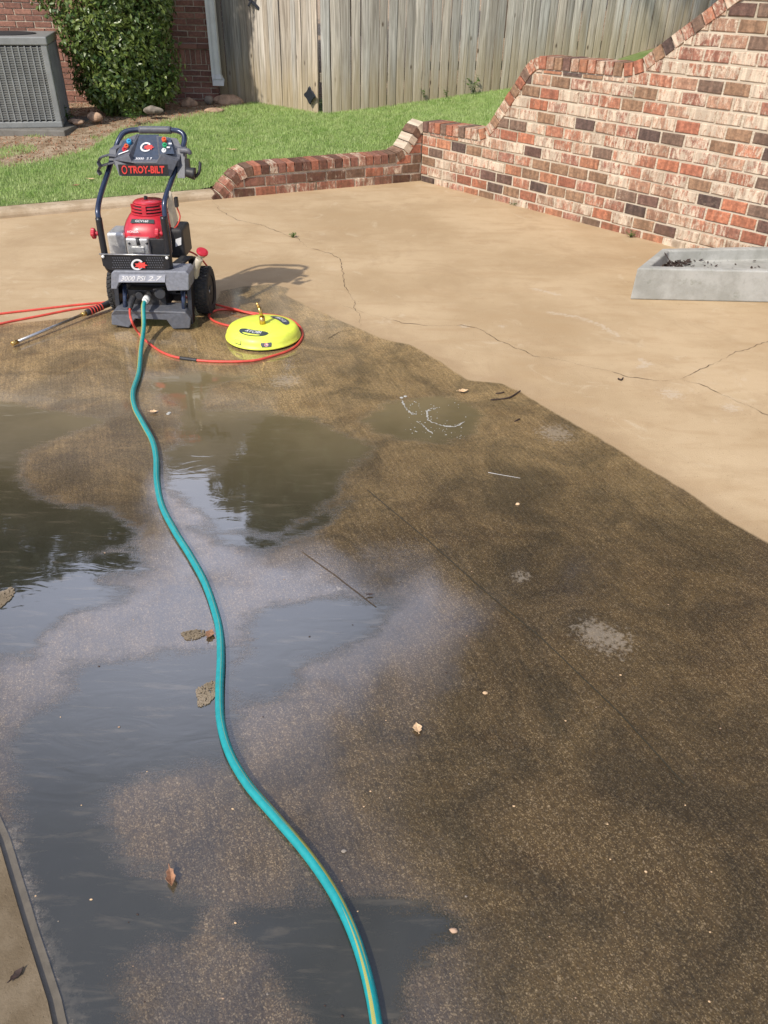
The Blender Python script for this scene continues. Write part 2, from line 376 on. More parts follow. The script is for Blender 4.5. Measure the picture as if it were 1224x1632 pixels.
def driveway_mat():
    t = NT('driveway_concrete'); v = t.coord()
    wetd = t.attr('wet'); pudd = t.attr('pud'); pl = t.attr('pale')
    # irregular edges
    n_a = t.noise(v, 7, 5, .6); n_f = t.noise(v, 60, 4, .7)
    st = t.n('Mapping'); st.inputs['Scale'].default_value = (6, 34, 1); st.inputs['Rotation'].default_value = (0, 0, R(-28)); t.put(st.inputs[0], v)
    streak = t.noise(st.outputs[0], 1, 5, .65, .4)
    wd = t.math('ADD', wetd, t.math('MULTIPLY', t.math('SUBTRACT', n_a, .5), .035))
    wetm = t.ramp(wd, -.006, .012)
    pd_ = t.math('ADD', pudd, t.math('ADD', t.math('ADD', t.math('MULTIPLY', t.math('SUBTRACT', streak, .5), .11), t.math('MULTIPLY', t.math('SUBTRACT', t.noise(v, 11, 6, .7), .5), .10)), t.math('MULTIPLY', t.math('SUBTRACT', t.noise(v, 260, 4, .8), .5), .16)))
    pm = t.ramp(pd_, -.03, .03)
    # dry concrete
    big = t.noise(v, .9, 6, .6); mid = t.noise(v, 6, 6, .65)
    bs = t.n('Mapping'); bs.inputs['Scale'].default_value = (3, 9, 1); bs.inputs['Rotation'].default_value = (0, 0, R(-15)); t.put(bs.inputs[0], v)
    smear = t.noise(bs.outputs[0], 1, 5, .6, .5)
    dry = t.mix(t.ramp(big, .35, .65), (.405, .29, .165), (.515, .385, .235))
    dry = t.mix(t.math('MULTIPLY', t.ramp(smear, .45, .7), .5), dry, (.40, .275, .15))
    dry = t.mix(t.math('MULTIPLY', t.ramp(mid, .55, .75), .3), dry, (.55, .43, .29))
    dry = t.mix(t.math('MULTIPLY', t.ramp(t.noise(v, 2.3, 7, .72, .8), .5, .68), .45), dry, (.36, .25, .14))
    dry = t.mix(t.math('MULTIPLY', t.ramp(t.noise(v, 3.7, 6, .7, 1.2), .58, .7), .35), dry, (.58, .48, .34))
    dry = t.mix(t.math('MULTIPLY', t.ramp(t.math('ADD', wd, t.math('MULTIPLY', t.math('SUBTRACT', mid, .5), .3)), -.16, -.01), .38), dry, (.3, .2, .11))
    dry = t.mix(t.math('MULTIPLY', t.ramp(t.voro(v, 38), .13, .05), .5), dry, (.2, .13, .07))
    dry = t.mix(t.math('MULTIPLY', t.ramp(t.noise(v, 230, 3, .7), .6, .72), .55), dry, (.22, .15, .085))
    dry = t.mix(t.math('MULTIPLY', t.ramp(t.noise(v, 45, 4, .7), .66, .74), .5), dry, (.25, .16, .08))
    # wet, scoured aggregate surface
    wb = t.mix(t.ramp(t.noise(v, 1.6, 5, .6), .35, .65), (.14, .106, .060), (.195, .150, .088))
    wb = t.mix(t.math('MULTIPLY', t.ramp(smear, .5, .72), .5), wb, (.1, .065, .03))
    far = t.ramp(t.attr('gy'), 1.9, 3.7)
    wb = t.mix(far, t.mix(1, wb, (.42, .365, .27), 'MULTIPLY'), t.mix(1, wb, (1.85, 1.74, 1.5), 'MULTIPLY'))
    grain = t.voro(v, 420, 'Color'); sg = t.n('SeparateColor'); t.put(sg.inputs[0], grain)
    wb = t.mix(t.math('MULTIPLY', t.ramp(sg.outputs[0], .7, .95), .5), wb, (.28, .215, .13))
    wb = t.mix(t.math('MULTIPLY', t.ramp(sg.outputs[1], .65, .9), .6), wb, (.05, .036, .02))
    gr2 = t.voro(v, 260, 'Color'); sg2 = t.n('SeparateColor'); t.put(sg2.inputs[0], gr2)
    wb = t.mix(t.math('MULTIPLY', t.ramp(sg2.outputs[0], .93, .98), .3), wb, (.3, .24, .17))
    sm = t.n('Mapping'); sm.vector_type = 'TEXTURE'; sm.inputs['Scale'].default_value = (1/45, 1/150, 1); sm.inputs['Rotation'].default_value = (0, 0, R(-60)); t.put(sm.inputs[0], v)
    fs_ = t.noise(sm.outputs[0], 1, 4, .7, .5)
    wb = t.mix(1, wb, t.mix(t.ramp(fs_, .32, .68), (.80, .79, .77), (1.2, 1.19, 1.17)), 'MULTIPLY')
    wb = t.mix(1, wb, t.mix(t.ramp(t.noise(v, 95, 4, .75), .35, .65), (.82, .8, .78), (1.2, 1.2, 1.18)), 'MULTIPLY')
    wb = t.mix(1, wb, t.mix(t.ramp(t.noise(v, 3.1, 7, .72, 1.0), .36, .64), (.66, .66, .64), (1.28, 1.24, 1.16)), 'MULTIPLY')
    bm = t.n('Mapping'); bm.vector_type = 'TEXTURE'; bm.inputs['Scale'].default_value = (1/2.5, 1/90, 1); bm.inputs['Rotation'].default_value = (0, 0, R(-70)); t.put(bm.inputs[0], v)
    wb = t.mix(1, wb, t.mix(t.ramp(t.noise(bm.outputs[0], 1, 5, .7, .3), .35, .65), (.84, .83, .81), (1.12, 1.11, 1.1)), 'MULTIPLY')
    wb = t.mix(t.math('MULTIPLY', t.ramp(t.noise(v, 8, 6, .75, 1.5), .6, .74), .4), wb, (.19, .13, .07))
    # silty puddle; the brown of the mirrored trees is put into its far colour
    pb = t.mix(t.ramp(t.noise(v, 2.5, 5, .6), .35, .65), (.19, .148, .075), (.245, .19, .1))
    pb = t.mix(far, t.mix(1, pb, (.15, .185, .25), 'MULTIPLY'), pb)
    pb = t.mix(t.math('MULTIPLY', t.ramp(streak, .52, .75), .35), pb, (.16, .13, .09))
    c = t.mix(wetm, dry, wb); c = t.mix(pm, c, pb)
    plm = t.ramp(t.math('ADD', pl, t.math('MULTIPLY', t.math('SUBTRACT', n_f, .5), 2.6)), .35, .85)
    c = t.mix(t.math('MULTIPLY', plm, t.mix(wetm, (.45, .45, .45), t.mix(pm, (.3, .3, .3), (.05, .05, .05)))), c, (.55, .47, .37))
    rw = t.math('ADD', .42, t.math('MULTIPLY', t.noise(v, 14, 4), .2))
    rgh = t.n('Mix'); t.put(rgh.inputs[0], wetm); rgh.inputs[2].default_value = .92; t.put(rgh.inputs[3], rw)
    rg2 = t.n('Mix'); t.put(rg2.inputs[0], pm); t.put(rg2.inputs[2], rgh.outputs[0]); rg2.inputs[3].default_value = .035
    ior = t.n('Mix'); t.put(ior.inputs[0], wetm); ior.inputs[2].default_value = 1.4; ior.inputs[3].default_value = 1.45
    ior2 = t.n('Mix'); t.put(ior2.inputs[0], pm); t.put(ior2.inputs[2], ior.outputs[0]); ior2.inputs[3].default_value = 1.8
    # bumps: grain everywhere but under water, gentle ripples on the puddles
    gr = t.math('ADD', t.math('MULTIPLY', t.voro(v, 210), 1.0), t.noise(v, 420, 3, .7))
    bst = t.n('Mix'); t.put(bst.inputs[0], wetm); bst.inputs[2].default_value = .25; bst.inputs[3].default_value = .42
    b1 = t.bump(gr, t.math('MULTIPLY', bst.outputs[0], t.math('SUBTRACT', 1, pm)), .0035)
    rp = t.n('Mapping'); rp.inputs['Scale'].default_value = (5, 13, 1); rp.inputs['Rotation'].default_value = (0, 0, R(-12)); t.put(rp.inputs[0], v)
    rip = t.noise(rp.outputs[0], 1, 3, .55, .8)
    b2 = t.bump(rip, t.math('MULTIPLY', .13, pm), .004, b1)
    # thin water film lying over the wet aggregate
    film = t.math('MULTIPLY', wetm, t.math('SUBTRACT', 1, pm))
    fn_ = t.bump(t.math('ADD', t.noise(v, 330, 3, .7), t.math('MULTIPLY', t.voro(v, 420), .8)), t.math('ADD', .02, t.math('MULTIPLY', t.ramp(t.noise(v, 1.9, 4, .6), .45, .7), .10)), .0014)
    t.set(Base_Color=c, Roughness=rg2.outputs[0], IOR=ior2.outputs[0], Normal=b2, Coat_Weight=t.math('MULTIPLY', film, t.ramp(t.noise(v, 2.2, 4, .6), .15, .5)), Coat_Roughness=.045, Coat_IOR=1.82, Coat_Normal=fn_)
    return t.m
me = bpy.data.meshes.new('driveway'); mbd = MB()
idx = np.arange(nx*ny).reshape(ny, nx)
F = np.stack([idx[:-1, :-1], idx[:-1, 1:], idx[1:, 1:], idx[1:, :-1]], -1).reshape(-1, 4)
# leave an open joint at the lower left (expansion joint)
me.from_pydata(np.column_stack([P, zz]).tolist(), [], F.tolist()); me.update()
for nm, arr in (('wet', wet), ('pud', pud), ('pale', pale), ('gy', P[:, 1])):
    a = me.attributes.new(nm, 'FLOAT', 'POINT'); a.data.foreach_set('value', arr.astype(np.float32))
M_['driveway'] = driveway_mat(); me.materials.append(M_['driveway'])
driveway = bpy.data.objects.new('driveway', me); S.collection.objects.link(driveway); tag(driveway, kind='structure')

def ribbon(pts, w0, jag=.008, z=.002, step=.02, taper=True, gaps=False, vary=True):
    hid = False
    """irregular thin strip that follows a ground polyline"""
    A = [np.array(p[:2]) for p in pts]; out = []
    for a, b in zip(A[:-1], A[1:]):
        n = max(1, int(np.linalg.norm(b-a)/step)); out += [a+(b-a)*i/n for i in range(n)]
    out.append(A[-1]); L = []; Rr = []; off = 0
    for i, p in enumerate(out):
        q = out[min(i+1, len(out)-1)]-out[max(i-1, 0)]; q = q/(np.linalg.norm(q)+1e-9); nrm = np.array([-q[1], q[0]])
        if gaps and i % 9 == 0: hid = random.random() < .2
        off = off*.6 + random.uniform(-jag, jag); ww = w0*(.28 if hid else 1)*(random.uniform(.25, 1.3) if vary else 1)*(min(1, 6*min(i, len(out)-1-i)/len(out)+.15) if taper else 1)
        L.append((*(p+nrm*(off+ww/2)), z)); Rr.append((*(p+nrm*(off-ww/2)), z))
    mb = MB(); n = len(L); mb.add(L+Rr, [(i, n+i, n+i+1, i+1) for i in range(n-1)]); return mb
t = NT('crack_fill'); t.set(Base_Color=(.07, .045, .025), Roughness=.9); M_['crack'] = t.m
t = NT('joint_fill'); t.set(Base_Color=(.035, .03, .018), Roughness=.5); M_['joint'] = t.m; M_['wetjoint'] = simple('wet_joint', (.13, .11, .08), .3, bump=.1)
cracks = [
 ([(340, 320), (350, 335), (375, 350), (420, 360), (450, 372), (475, 380), (490, 395), (520, 402), (540, 412), (545, 430), (548, 450), (558, 470), (572, 505), (577, 520)], .005),
 ([(385, 582), (430, 575), (470, 566), (500, 550), (540, 530), (577, 520)], .004),
 ([(545, 487), (600, 503), (640, 515), (690, 520), (735, 518), (765, 525), (800, 545), (850, 567), (900, 575), (960, 590), (1000, 600), (1060, 608), (1085, 603), (1100, 598), (1110, 590), (1150, 575), (1175, 562), (1224, 545), (1300, 520)], .005),
 ([(1085, 604), (1120, 615), (1160, 632), (1190, 645), (1224, 662), (1280, 690)], .0055)]
for l, wd in cracks: ribbon(gp(l), wd*.75, gaps=True).build('crack', M_['crack'], driveway)
for l in ([(585, 781), (680, 860), (766, 937), (862, 1017), (990, 1140), (1090, 1250)], [(482, 880), (533, 916), (600, 968)]):
    ribbon(gp(l), .0042 if len(l) > 3 else .0026, .0005, taper=False, vary=False).build('saw_cut', M_['joint' if len(l) > 3 else 'crack'], driveway)

# neighbouring slab at the lower left, across the open joint
J0 = G(-40, 1250)[:2]; J1 = G(40, 1480)[:2]; J2 = G(112, 1760)[:2]
js = [J0, G(0, 1345)[:2], J1, G(78, 1600)[:2], J2]
n = len(js)
mb = MB(); ext = [(-1.2, 1.35), (-1.6, .9), (-1.8, .6), (-1.8, .4), (-1.8, .1)]
mb.add([(*p, .012) for p in js]+[(*p, .012) for p in ext]+[(*p, -.03) for p in js], [(i, i+1, n+i+1, n+i) for i in range(n-1)]+[(i, 2*n+i, 2*n+i+1, i+1) for i in range(n-1)])
slabm = concrete_mat('slab_concrete', (.13, .095, .055), (.2, .155, .1), (.07, .05, .03), .4); M_['slab'] = slabm
tag(mb.build('slab', slabm), kind='structure')
ribbon([p+np.array([.011, 0]) for p in js], .026, .0003, .003, taper=False, vary=False).build('joint', M_['wetjoint'], driveway)

# ------------------------------------------------------------------ lawn terrain
CORNER = np.array([.273, 7.758]); WD = np.array([2.026, 5.8])-CORNER; WD /= np.linalg.norm(WD)
WN = np.array([-WD[1], WD[0]])         # points away from the driveway side? fixed below
if WN @ np.array([1, 1]) < 0: WN = -WN
LD = np.array([1.781, .907]); LLEN = np.linalg.norm(LD); LD /= LLEN; LN = np.array([-LD[1], LD[0]])
def ybound(x):
    x = np.asarray(x, float)
    return np.where(x < .18, yfoot(x)+.2, 7.758+.17 + (x-.273)*WD[1]/WD[0]+.16*0)
def zbound(x):
    return np.interp(x, [-20, -1.62, -1.35, -1.15, .0, .2, .77, 1.05, 1.45, 1.75, 2.1, 2.5, 3.5, 9], [.052, .052, .12, .215, .23, .42, .46, .62, .98, 1.06, 1.12, 1.35, 1.6, 1.8])
def zfar(x):
    return np.interp(x, [-20, -4, -2, -.8, .38, 1.3, 2.56, 3.0, 5, 12], [.24, .29, .33, .335, .41, .52, .80, .91, 1.4, 1.7])
def zlawn(x, y):
    x = np.asarray(x, float); y = np.asarray(y, float)
    tt = y-ybound(x); full = np.clip(9.75+.18*np.clip(x, -2, 6)-ybound(x), 1.2, 9)
    k = np.clip(tt/full, 0, 1); k2 = np.where((x > .5), 1-(1-k)**2.2, k**.85)
    z = zbound(x)*(1-k2)+zfar(x)*k2
    return z + .012*np.sin(x*2.1+y)*np.sin(y*1.7)*np.clip(tt*2, 0, 1)
xs = np.concatenate([np.linspace(-25, -5, 12, endpoint=False), np.arange(-5, 4.2, .06), np.linspace(4.25, 25, 12)])
ts = np.concatenate([np.arange(0, 3, .06), np.linspace(3, 8, 20), np.array([12, 20, 40, 90, 200])])
XX, TT = np.meshgrid(xs, ts); YY = ybound(XX)+TT; ZZ = zlawn(XX, YY)
li = np.arange(XX.size).reshape(XX.shape)
LF = np.stack([li[:-1, :-1], li[:-1, 1:], li[1:, 1:], li[1:, :-1]], -1).reshape(-1, 4)
# dirt bed edge (world) : distance in front of the house that is bare
DIRT = [G(*p)[:2] for p in []]
def dirt_amount(x, y):
    edge = np.interp(x, [-6, -3.4, -3.1, -2.84, -2.76, -2.3, -1.96, -1.65, -1.5], [7.0, 7.2, 7.4, 7.8, 8.5, 9.0, 9.35, 10.0, 10.6])
    return np.clip((y-edge)/.35+.5, 0, 1)
lm = bpy.data.meshes.new('lawn_ground'); lm.from_pydata(np.column_stack([XX.ravel(), YY.ravel(), ZZ.ravel()]).tolist(), [], LF.tolist()); lm.update()
a = lm.attributes.new('dirt', 'FLOAT', 'POINT'); a.data.foreach_set('value', dirt_amount(XX.ravel(), YY.ravel()).astype(np.float32))
lm.polygons.foreach_set('use_smooth', [True]*len(lm.polygons))
t = NT('lawn_soil'); v = t.coord(); d = t.attr('dirt')
gcol = t.mix(t.ramp(t.noise(v, 3, 6, .7), .35, .65), (.16, .23, .07), (.24, .29, .12))
dcol = t.mix(t.ramp(t.noise(v, 9, 6, .7), .35, .65), (.24, .165, .1), (.46, .36, .25))
dcol = t.mix(t.ramp(t.noise(v, 70, 5, .7), .55, .7), dcol, (.1, .06, .035))
k = t.ramp(t.math('ADD', d, t.math('MULTIPLY', t.math('SUBTRACT', t.noise(v, 7, 5, .7), .5), .9)), .35, .65)
t.set(Base_Color=t.mix(k, gcol, dcol), Roughness=.95, Specular_IOR_Level=.1, Normal=t.bump(t.noise(v, 80, 5, .7), .8, .02)); lm.materials.append(t.m)
lawn = bpy.data.objects.new('lawn', lm); S.collection.objects.link(lawn); tag(lawn, kind='structure')
g = MB(); g.add([(-200, -60, -.06), (200, -60, -.06), (200, 200, -.06), (-200, 200, -.06)], [(0, 1, 2, 3)])
tag(g.build('ground', M_['soil']), kind='structure')

def tri_blades(pts, h, wd, lean, name, mat, seg2=False):
    n = len(pts); ang = rng.uniform(0, 2*math.pi, n); la = rng.uniform(0, 2*math.pi, n); ln = rng.uniform(0, lean, n)
    hh = h*rng.uniform(.5, 1.15, n); ww = wd*rng.uniform(.7, 1.3, n)
    a = pts + np.stack([np.cos(ang)*ww/2, np.sin(ang)*ww/2, -.004+0*ang], 1)
    b = pts - np.stack([np.cos(ang)*ww/2, np.sin(ang)*ww/2, .004+0*ang], 1)
    c = pts + np.stack([np.cos(la)*ln*hh, np.sin(la)*ln*hh, hh*np.sqrt(1-np.minimum(ln, .95)**2*.6)], 1)
    V = np.stack([a, b, c], 1).reshape(-1, 3).astype(np.float32)
    m = bpy.data.meshes.new(name); m.vertices.add(3*n); m.vertices.foreach_set('co', V.ravel())
    m.loops.add(3*n); m.loops.foreach_set('vertex_index', np.arange(3*n, dtype=np.int32))
    m.polygons.add(n); m.polygons.foreach_set('loop_start', np.arange(0, 3*n, 3, dtype=np.int32)); m.polygons.foreach_set('loop_total', np.full(n, 3, dtype=np.int32))
    m.update(calc_edges=True); m.validate(); m.materials.append(mat)
    o = bpy.data.objects.new(name, m); S.collection.objects.link(o); return o
N = 330000
gxs = rng.uniform(-4.9, 3.4, N); gts = rng.uniform(0.0, 1, N)**.9*4.1; gys = ybound(gxs)-.015+gts
dd = dirt_amount(gxs, gys); patch = .5+.5*np.sin(gxs*5.3+2*np.sin(gys*3.1))*np.sin(gys*4.7+1.5*np.sin(gxs*2.7))
fence_y = np.interp(gxs, [-5, -2.0, -1.66, -.84, -.8, 3], [10.0, 10.05, 10.05, 9.42, 9.36, 10.6])
keep = (rng.uniform(0, 1, N) > dd*(1.06-.75*np.clip((patch-.62)*4, 0, 1)*(gys < 8.35))) & (gys < fence_y+.06) & ~((gxs < -3.15) & (gys > 8.3))
keep &= (gxs < .9) | (gts < 4.1)
gxs, gys = gxs[keep], gys[keep]
gr = tri_blades(np.stack([gxs, gys, zlawn(gxs, gys)], 1), .033, .008, .85, 'grass', M_['grass'])
tag(gr, 'short green lawn grass on the bank behind the curb', 'grass', kind='stuff')
# dry litter and crumbs on the bare bed
N2 = 5000; lx = rng.uniform(-4.9, -1.5, N2); ly = rng.uniform(7.2, 10.05, N2); kk = rng.uniform(0, 1, N2) < dirt_amount(lx, ly)
lit = tri_blades(np.stack([lx[kk], ly[kk], zlawn(lx[kk], ly[kk])], 1), .02, .022, 1.6, 'leaf_litter', M_['leafbrown'])
tag(lit, 'dry leaf litter scattered over the bare bed by the house', 'leaf litter', kind='stuff')

# ------------------------------------------------------------------ curb
mb = MB(); loops = []
for x in np.linspace(-9, -1.49, 60):
    y = yfoot(x); base = np.array([x, y]); s_ = .006*math.sin(x*7)
    prof = [(0, -.03), (.004, .02), (.012, .038+s_*.3), (.035, .051), (.08, .056), (.15, .056), (.165, .05), (.17, -.03)]
    loops.append([(base[0]+LN[0]*a, base[1]+LN[1]*a, b) for a, b in prof])
mb.loft(loops, cap=True, smooth=False)
tag(mb.build('curb', M_['curb']), kind='structure')

# ------------------------------------------------------------------ brickwork
def brick_builder(A, D, Nn, prof, s0, s1, zbase, course, blen, mort, depth, palette, face_out=-1, capz=.0, bottom=None, soldier=(), cut=None):
    """returns MB of bricks with colours + uv. face_out: brick face lies on plane through A; N points inward."""
    mb = MB(); cols = []; uvs = []; row = 0; z = zbase
    ztop = max(prof(s) for s in np.linspace(s0, s1, 40))
    while z < ztop:
        sol = row in soldier
        ch = .15 if sol else course
        bl = course if sol else blen
        s = s0 - (row % 2)*(0 if sol else blen/2) - random.uniform(0, .01)
        while s < s1:
            a = max(s+mort/2, s0); b = min(s+bl-mort/2, s1)
            z0 = z+mort/2; z1 = z+ch-mort/2
            if b-a > .02:
                ss = np.linspace(a, b, 7); tops = [min(z1, prof(q)-capz) for q in ss]
                good = [(q, tz) for q, tz in zip(ss, tops) if tz > z0+.006]
                if len(good) >= 2:
                    poly = [(good[0][0], z0), (good[-1][0], z0)]+[(q, tz) for q, tz in reversed(good)]
                    if all(abs(tz-z1) < 1e-6 for _, tz in good) and len(good) == 7:
                        j = lambda: random.uniform(-.003, .003)
                        poly = [(a+j(), z0+j()), (b+j(), z0+j()), (b+j(), z1+j()), (a+j(), z1+j())]
                    out = random.uniform(-.002, .003); n = len(poly); tl = random.uniform(-.0015, .0015)
                    cx_ = sum(p[0] for p in poly)/n; cz_ = sum(p[1] for p in poly)/n
                    def pt(q, zq, dn): return (A[0]+D[0]*q+Nn[0]*dn, A[1]+D[1]*q+Nn[1]*dn, zq)
                    fr = [pt(cx_+(q-cx_)*(1-.0035/max(.02, (b-a)/2)), cz_+(zq-cz_)*(1-.0035/.033), -out-.001+tl*(q-cx_)*8) for q, zq in poly]
                    md = [pt(q, zq, -out+.003) for q, zq in poly]
                    bk = [pt(q, zq, depth) for q, zq in poly]
                    mb.loft([fr, md, bk], cap=True)
                    col = palette(); cols += [col]*(3*n)
                    o1, o2 = random.uniform(0, 9), random.uniform(0, 9)
                    uvs += [(q+o1, zq+o2) for q, zq in poly]*3
            s += bl
        z += ch; row += 1
    mb.uv = uvs
    return mb, cols

def pal_salvage():
    r = random.random(); v = random.uniform(.85, 1.15)
    if r < .6: c = random.choice([(.42, .19, .12), (.36, .17, .12), (.42, .25, .17)]); w_ = random.uniform(.34, .8)
    elif r < .74: c = random.choice([(.44, .18, .105), (.39, .16, .1), (.46, .22, .13)]); w_ = random.choice([0, 0, .15])
    elif r < .90: c = random.choice([(.17, .10, .08), (.11, .075, .065), (.2, .135, .1)]); w_ = random.choice([0, 0, .12])
    else: c = (.30, .19, .12); w_ = .1
    return (c[0]*v, c[1]*v, c[2]*v, w_)
def pal_low():
    r = random.random(); v = random.uniform(.8, 1.1)
    if r < .30: c = (.34, .15, .1); w_ = random.uniform(.3, .6)
    elif r < .68: c = random.choice([(.40, .16, .10), (.35, .14, .09), (.3, .14, .1)]); w_ = random.choice([0, 0, .2])
    else: c = random.choice([(.13, .06, .04), (.17, .08, .055), (.2, .12, .08)]); w_ = random.choice([0, .2])
    return (c[0]*v, c[1]*v, c[2]*v, w_)
def pal_house():
    v = random.uniform(.75, 1.12); c = random.choice([(.30, .15, .11), (.27, .135, .10), (.33, .17, .125), (.24, .12, .09)])
    return (c[0]*v, c[1]*v, c[2]*v, 0)

def cap_builder(A, D, Nn, path, capz, depth, pal, bw=.066, gap=.009, over=.004):
    """rowlock bricks standing side by side along the top profile path [(s,z)...] (z = top of cap)"""
    mb = MB(); cols = []; uvs = []
    pts = [np.array(p, float) for p in path]; seg = [np.linalg.norm(b-a) for a, b in zip(pts[:-1], pts[1:])]; L = sum(seg)
    def at(u):
        for a, b, l in zip(pts[:-1], pts[1:], seg):
            if u <= l: return a+(b-a)*u/l
            u -= l
        return pts[-1]
    n = int(L/(bw+gap)); step = L/n
    for i in range(n):
        p, q = at(i*step+gap/2), at((i+1)*step-gap/2); tn = (q-p)/np.linalg.norm(q-p); nn = np.array([tn[1], -tn[0]])
        up_ = random.uniform(-.002, .003); o = random.uniform(0, .004); poly = [p-nn*up_, q-nn*up_, q+nn*(capz-.006), p+nn*(capz-.006)]
        def pt(c, dn): return (A[0]+D[0]*c[0]+Nn[0]*dn, A[1]+D[1]*c[0]+Nn[1]*dn, c[1])
        cc = sum(poly)/4; f0 = [pt(cc+(c-cc)*.93, -over-o-.002) for c in poly]; f1 = [pt(c, -over-o+.003) for c in poly]
        f2 = [pt(c, depth+over-.003) for c in poly]; f3 = [pt(cc+(c-cc)*.93, depth+over) for c in poly]
        mb.loft([f0, f1, f2, f3], cap=True); col = pal(); cols += [col]*16; o1 = random.uniform(0, 9)
        uvs += [(pp[0]+o1, pp[1]) for pp in ((0, 0), (bw, 0), (bw, .1), (0, .1))]*2+[(pp[0]+o1, pp[1]+.19) for pp in ((0, 0), (bw, 0), (bw, .1), (0, .1))]*2
    mb.uv = uvs; return mb, cols

def mortar_core(A, D, Nn, path, capz, depth, zb=-.03, inset=.007):
    mb = MB(); pts = []
    ss = sorted(set([p[0] for p in path])); top = []
    for i, (a, b) in enumerate(path): top.append((a, max(zb+.01, b-capz*.35)))
    lo = [(path[0][0], zb)]+[(path[-1][0], zb)]
    f = [(A[0]+D[0]*q+Nn[0]*inset, A[1]+D[1]*q+Nn[1]*inset, z) for q, z in lo+top[::-1]]
    bk = [(A[0]+D[0]*q+Nn[0]*(depth-inset), A[1]+D[1]*q+Nn[1]*(depth-inset), z) for q, z in lo+top[::-1]]
    # triangulate as strips to be safe for concave outlines
    n = len(top)
    vs = []
    for dn in (inset, depth-inset):
        vs += [(A[0]+D[0]*q+Nn[0]*dn, A[1]+D[1]*q+Nn[1]*dn, zb) for q, z in top]+[(A[0]+D[0]*q+Nn[0]*dn, A[1]+D[1]*q+Nn[1]*dn, z) for q, z in top]
    fs = []
    for i in range(n-1):
        fs += [(i, i+1, n+i+1, n+i), (2*n+i, 3*n+i, 3*n+i+1, 2*n+i+1), (n+i, n+i+1, 3*n+i+1, 3*n+i)]
    fs += [(0, n, 3*n, 2*n), (n-1, 3*n-1, 4*n-1, 2*n-1)]
    mb.add(vs, fs); mb.uv = [(p[0]*WD[0]+p[1]*.7, p[2]) for p in vs]; return mb

def profile_fn(path):
    a = np.array(path); return lambda s: float(np.interp(s, a[:, 0], a[:, 1]))

# tall stepped retaining wall
path = [(0.0, .505), (.70, .525), (.78, .56), (1.13, 1.03), (1.2, 1.09), (1.27, 1.105), (2.05, 1.115), (2.15, 1.15), (2.7, 1.56), (2.95, 1.70), (3.05, 1.72), (5.4, 1.74)]
root = thing('retaining_wall', 'tall stepped retaining wall of whitewashed salvaged red and dark brick beside the driveway', 'wall', (*CORNER, 0))
mb, cols = brick_builder(CORNER, WD, WN, profile_fn(path), 0, 5.4, -.03, .085, .186, .016, .1, pal_salvage, capz=.092)
mb.build('brickwork', M_['brick'], root, colors=cols)
mb, cols = cap_builder(CORNER, WD, WN, path, .088, .21, pal_salvage)
mb.build('brick_cap', M_['brick'], root, colors=cols)
mortar_core(CORNER, WD, WN, path, .095, .21).build('mortar', M_['mortar'], root)

# low wall
LA = np.array([-1.508, 6.851])
lpath = [(-.02, .015), (.05, .06), (.13, .13), (.22, .2), (.31, .235), (.42, .243), (1.72, .25), (1.8, .285), (1.86, .36), (1.91, .44), (1.96, .49), (2.0, .505)]
root = thing('low_brick_wall', 'low brick edging wall with a sloping left end between lawn and driveway', 'wall', (*LA, 0))
mb, cols = brick_builder(LA, LD, LN, profile_fn(lpath), 0, LLEN, -.012, .083, .19, .0135, .09, pal_low, capz=.085)
mb.build('brickwork', M_['brick'], root, colors=cols)
capn = [0]
def pal_cap_low():
    capn[0] += 1; c = pal_low(); return (.45, .3, .22, .95) if capn[0] > 25 and capn[0] % 4 else c
mb, cols = cap_builder(LA, LD, LN, lpath, .082, .2, pal_cap_low)
mb.build('brick_cap', M_['brick'], root, colors=cols)
mortar_core(LA, LD, LN, lpath, .085, .2).build('mortar', M_['mortar'], root)

# ------------------------------------------------------------------ house
HX1, HY = -2.03, 10.1
house = thing('brick_house', 'red brick house wall at the far left behind the shrub and the air conditioner', 'house', (HX1, HY, .2))
hp = lambda s: 3.3
mb, cols = brick_builder((HX1, HY), (-1, 0), (0, 1), hp, 0, 8.2, .126, .058, .200, .010, .09, pal_house, soldier=(10,))
mb.build('wall', M_['hbrick'], house, colors=cols)
mb, cols = brick_builder((HX1-.0, HY+.1), (0, 1), (-1, 0), hp, 0, 7, .126, .058, .200, .010, .09, pal_house, soldier=(10,))
mb.build('wall', M_['hbrick'], house, colors=cols)
mc = MB(); mc.box((HX1-.012-4.1, HY+3.55, 1.7), (8.2, 7.084, 3.2)); mc.uv = [(p[0]+p[1], p[2]) for p in mc.v]; mc.build('mortar', M_['mortar'], house)
# projecting water-table course
mb, cols = brick_builder((HX1+.015, HY-.018), (-1, 0), (0, 1), lambda s: .905, 0, 8.2, .905-.0, .06, .205, .008, .05, pal_house)
wt_ = MB()
cc = []; uu = []
for i in range(40):
    x = HX1+.012-.103-i*.205; wt_.box((x, HY-.006, .885), (.197, .05, .045)); c = pal_house(); cc += [c]*8; uu += [(random.uniform(0, 3), 0)]*8
wt_.uv = uu; wt_.build('ledge', M_['hbrick'], house, colors=cc, bevel=.003)
rf = MB(); e = 3.4; ov = .45
rf.add([(HX1+ov, HY-ov, e), (HX1-8.6, HY-ov, e), (HX1-8.6, HY+7.5, e), (HX1+ov, HY+7.5, e), (HX1-1.4, HY+3.5, 7.0), (HX1-7.2, HY+3.5, 7.0)],
       [(0, 1, 5, 4), (1, 2, 5), (2, 3, 4, 5), (3, 0, 4), (0, 3, 2, 1)]); rf.build('roof', M_['roof'], house)
fa = MB(); fa.box((HX1-4.075, HY-ov-.012, e-.09), (9.1, .025, .2)); fa.box((HX1+ov+.012, HY+3.5, e-.09), (.025, 8, .2)); fa.build('fascia', M_['trim'], house)

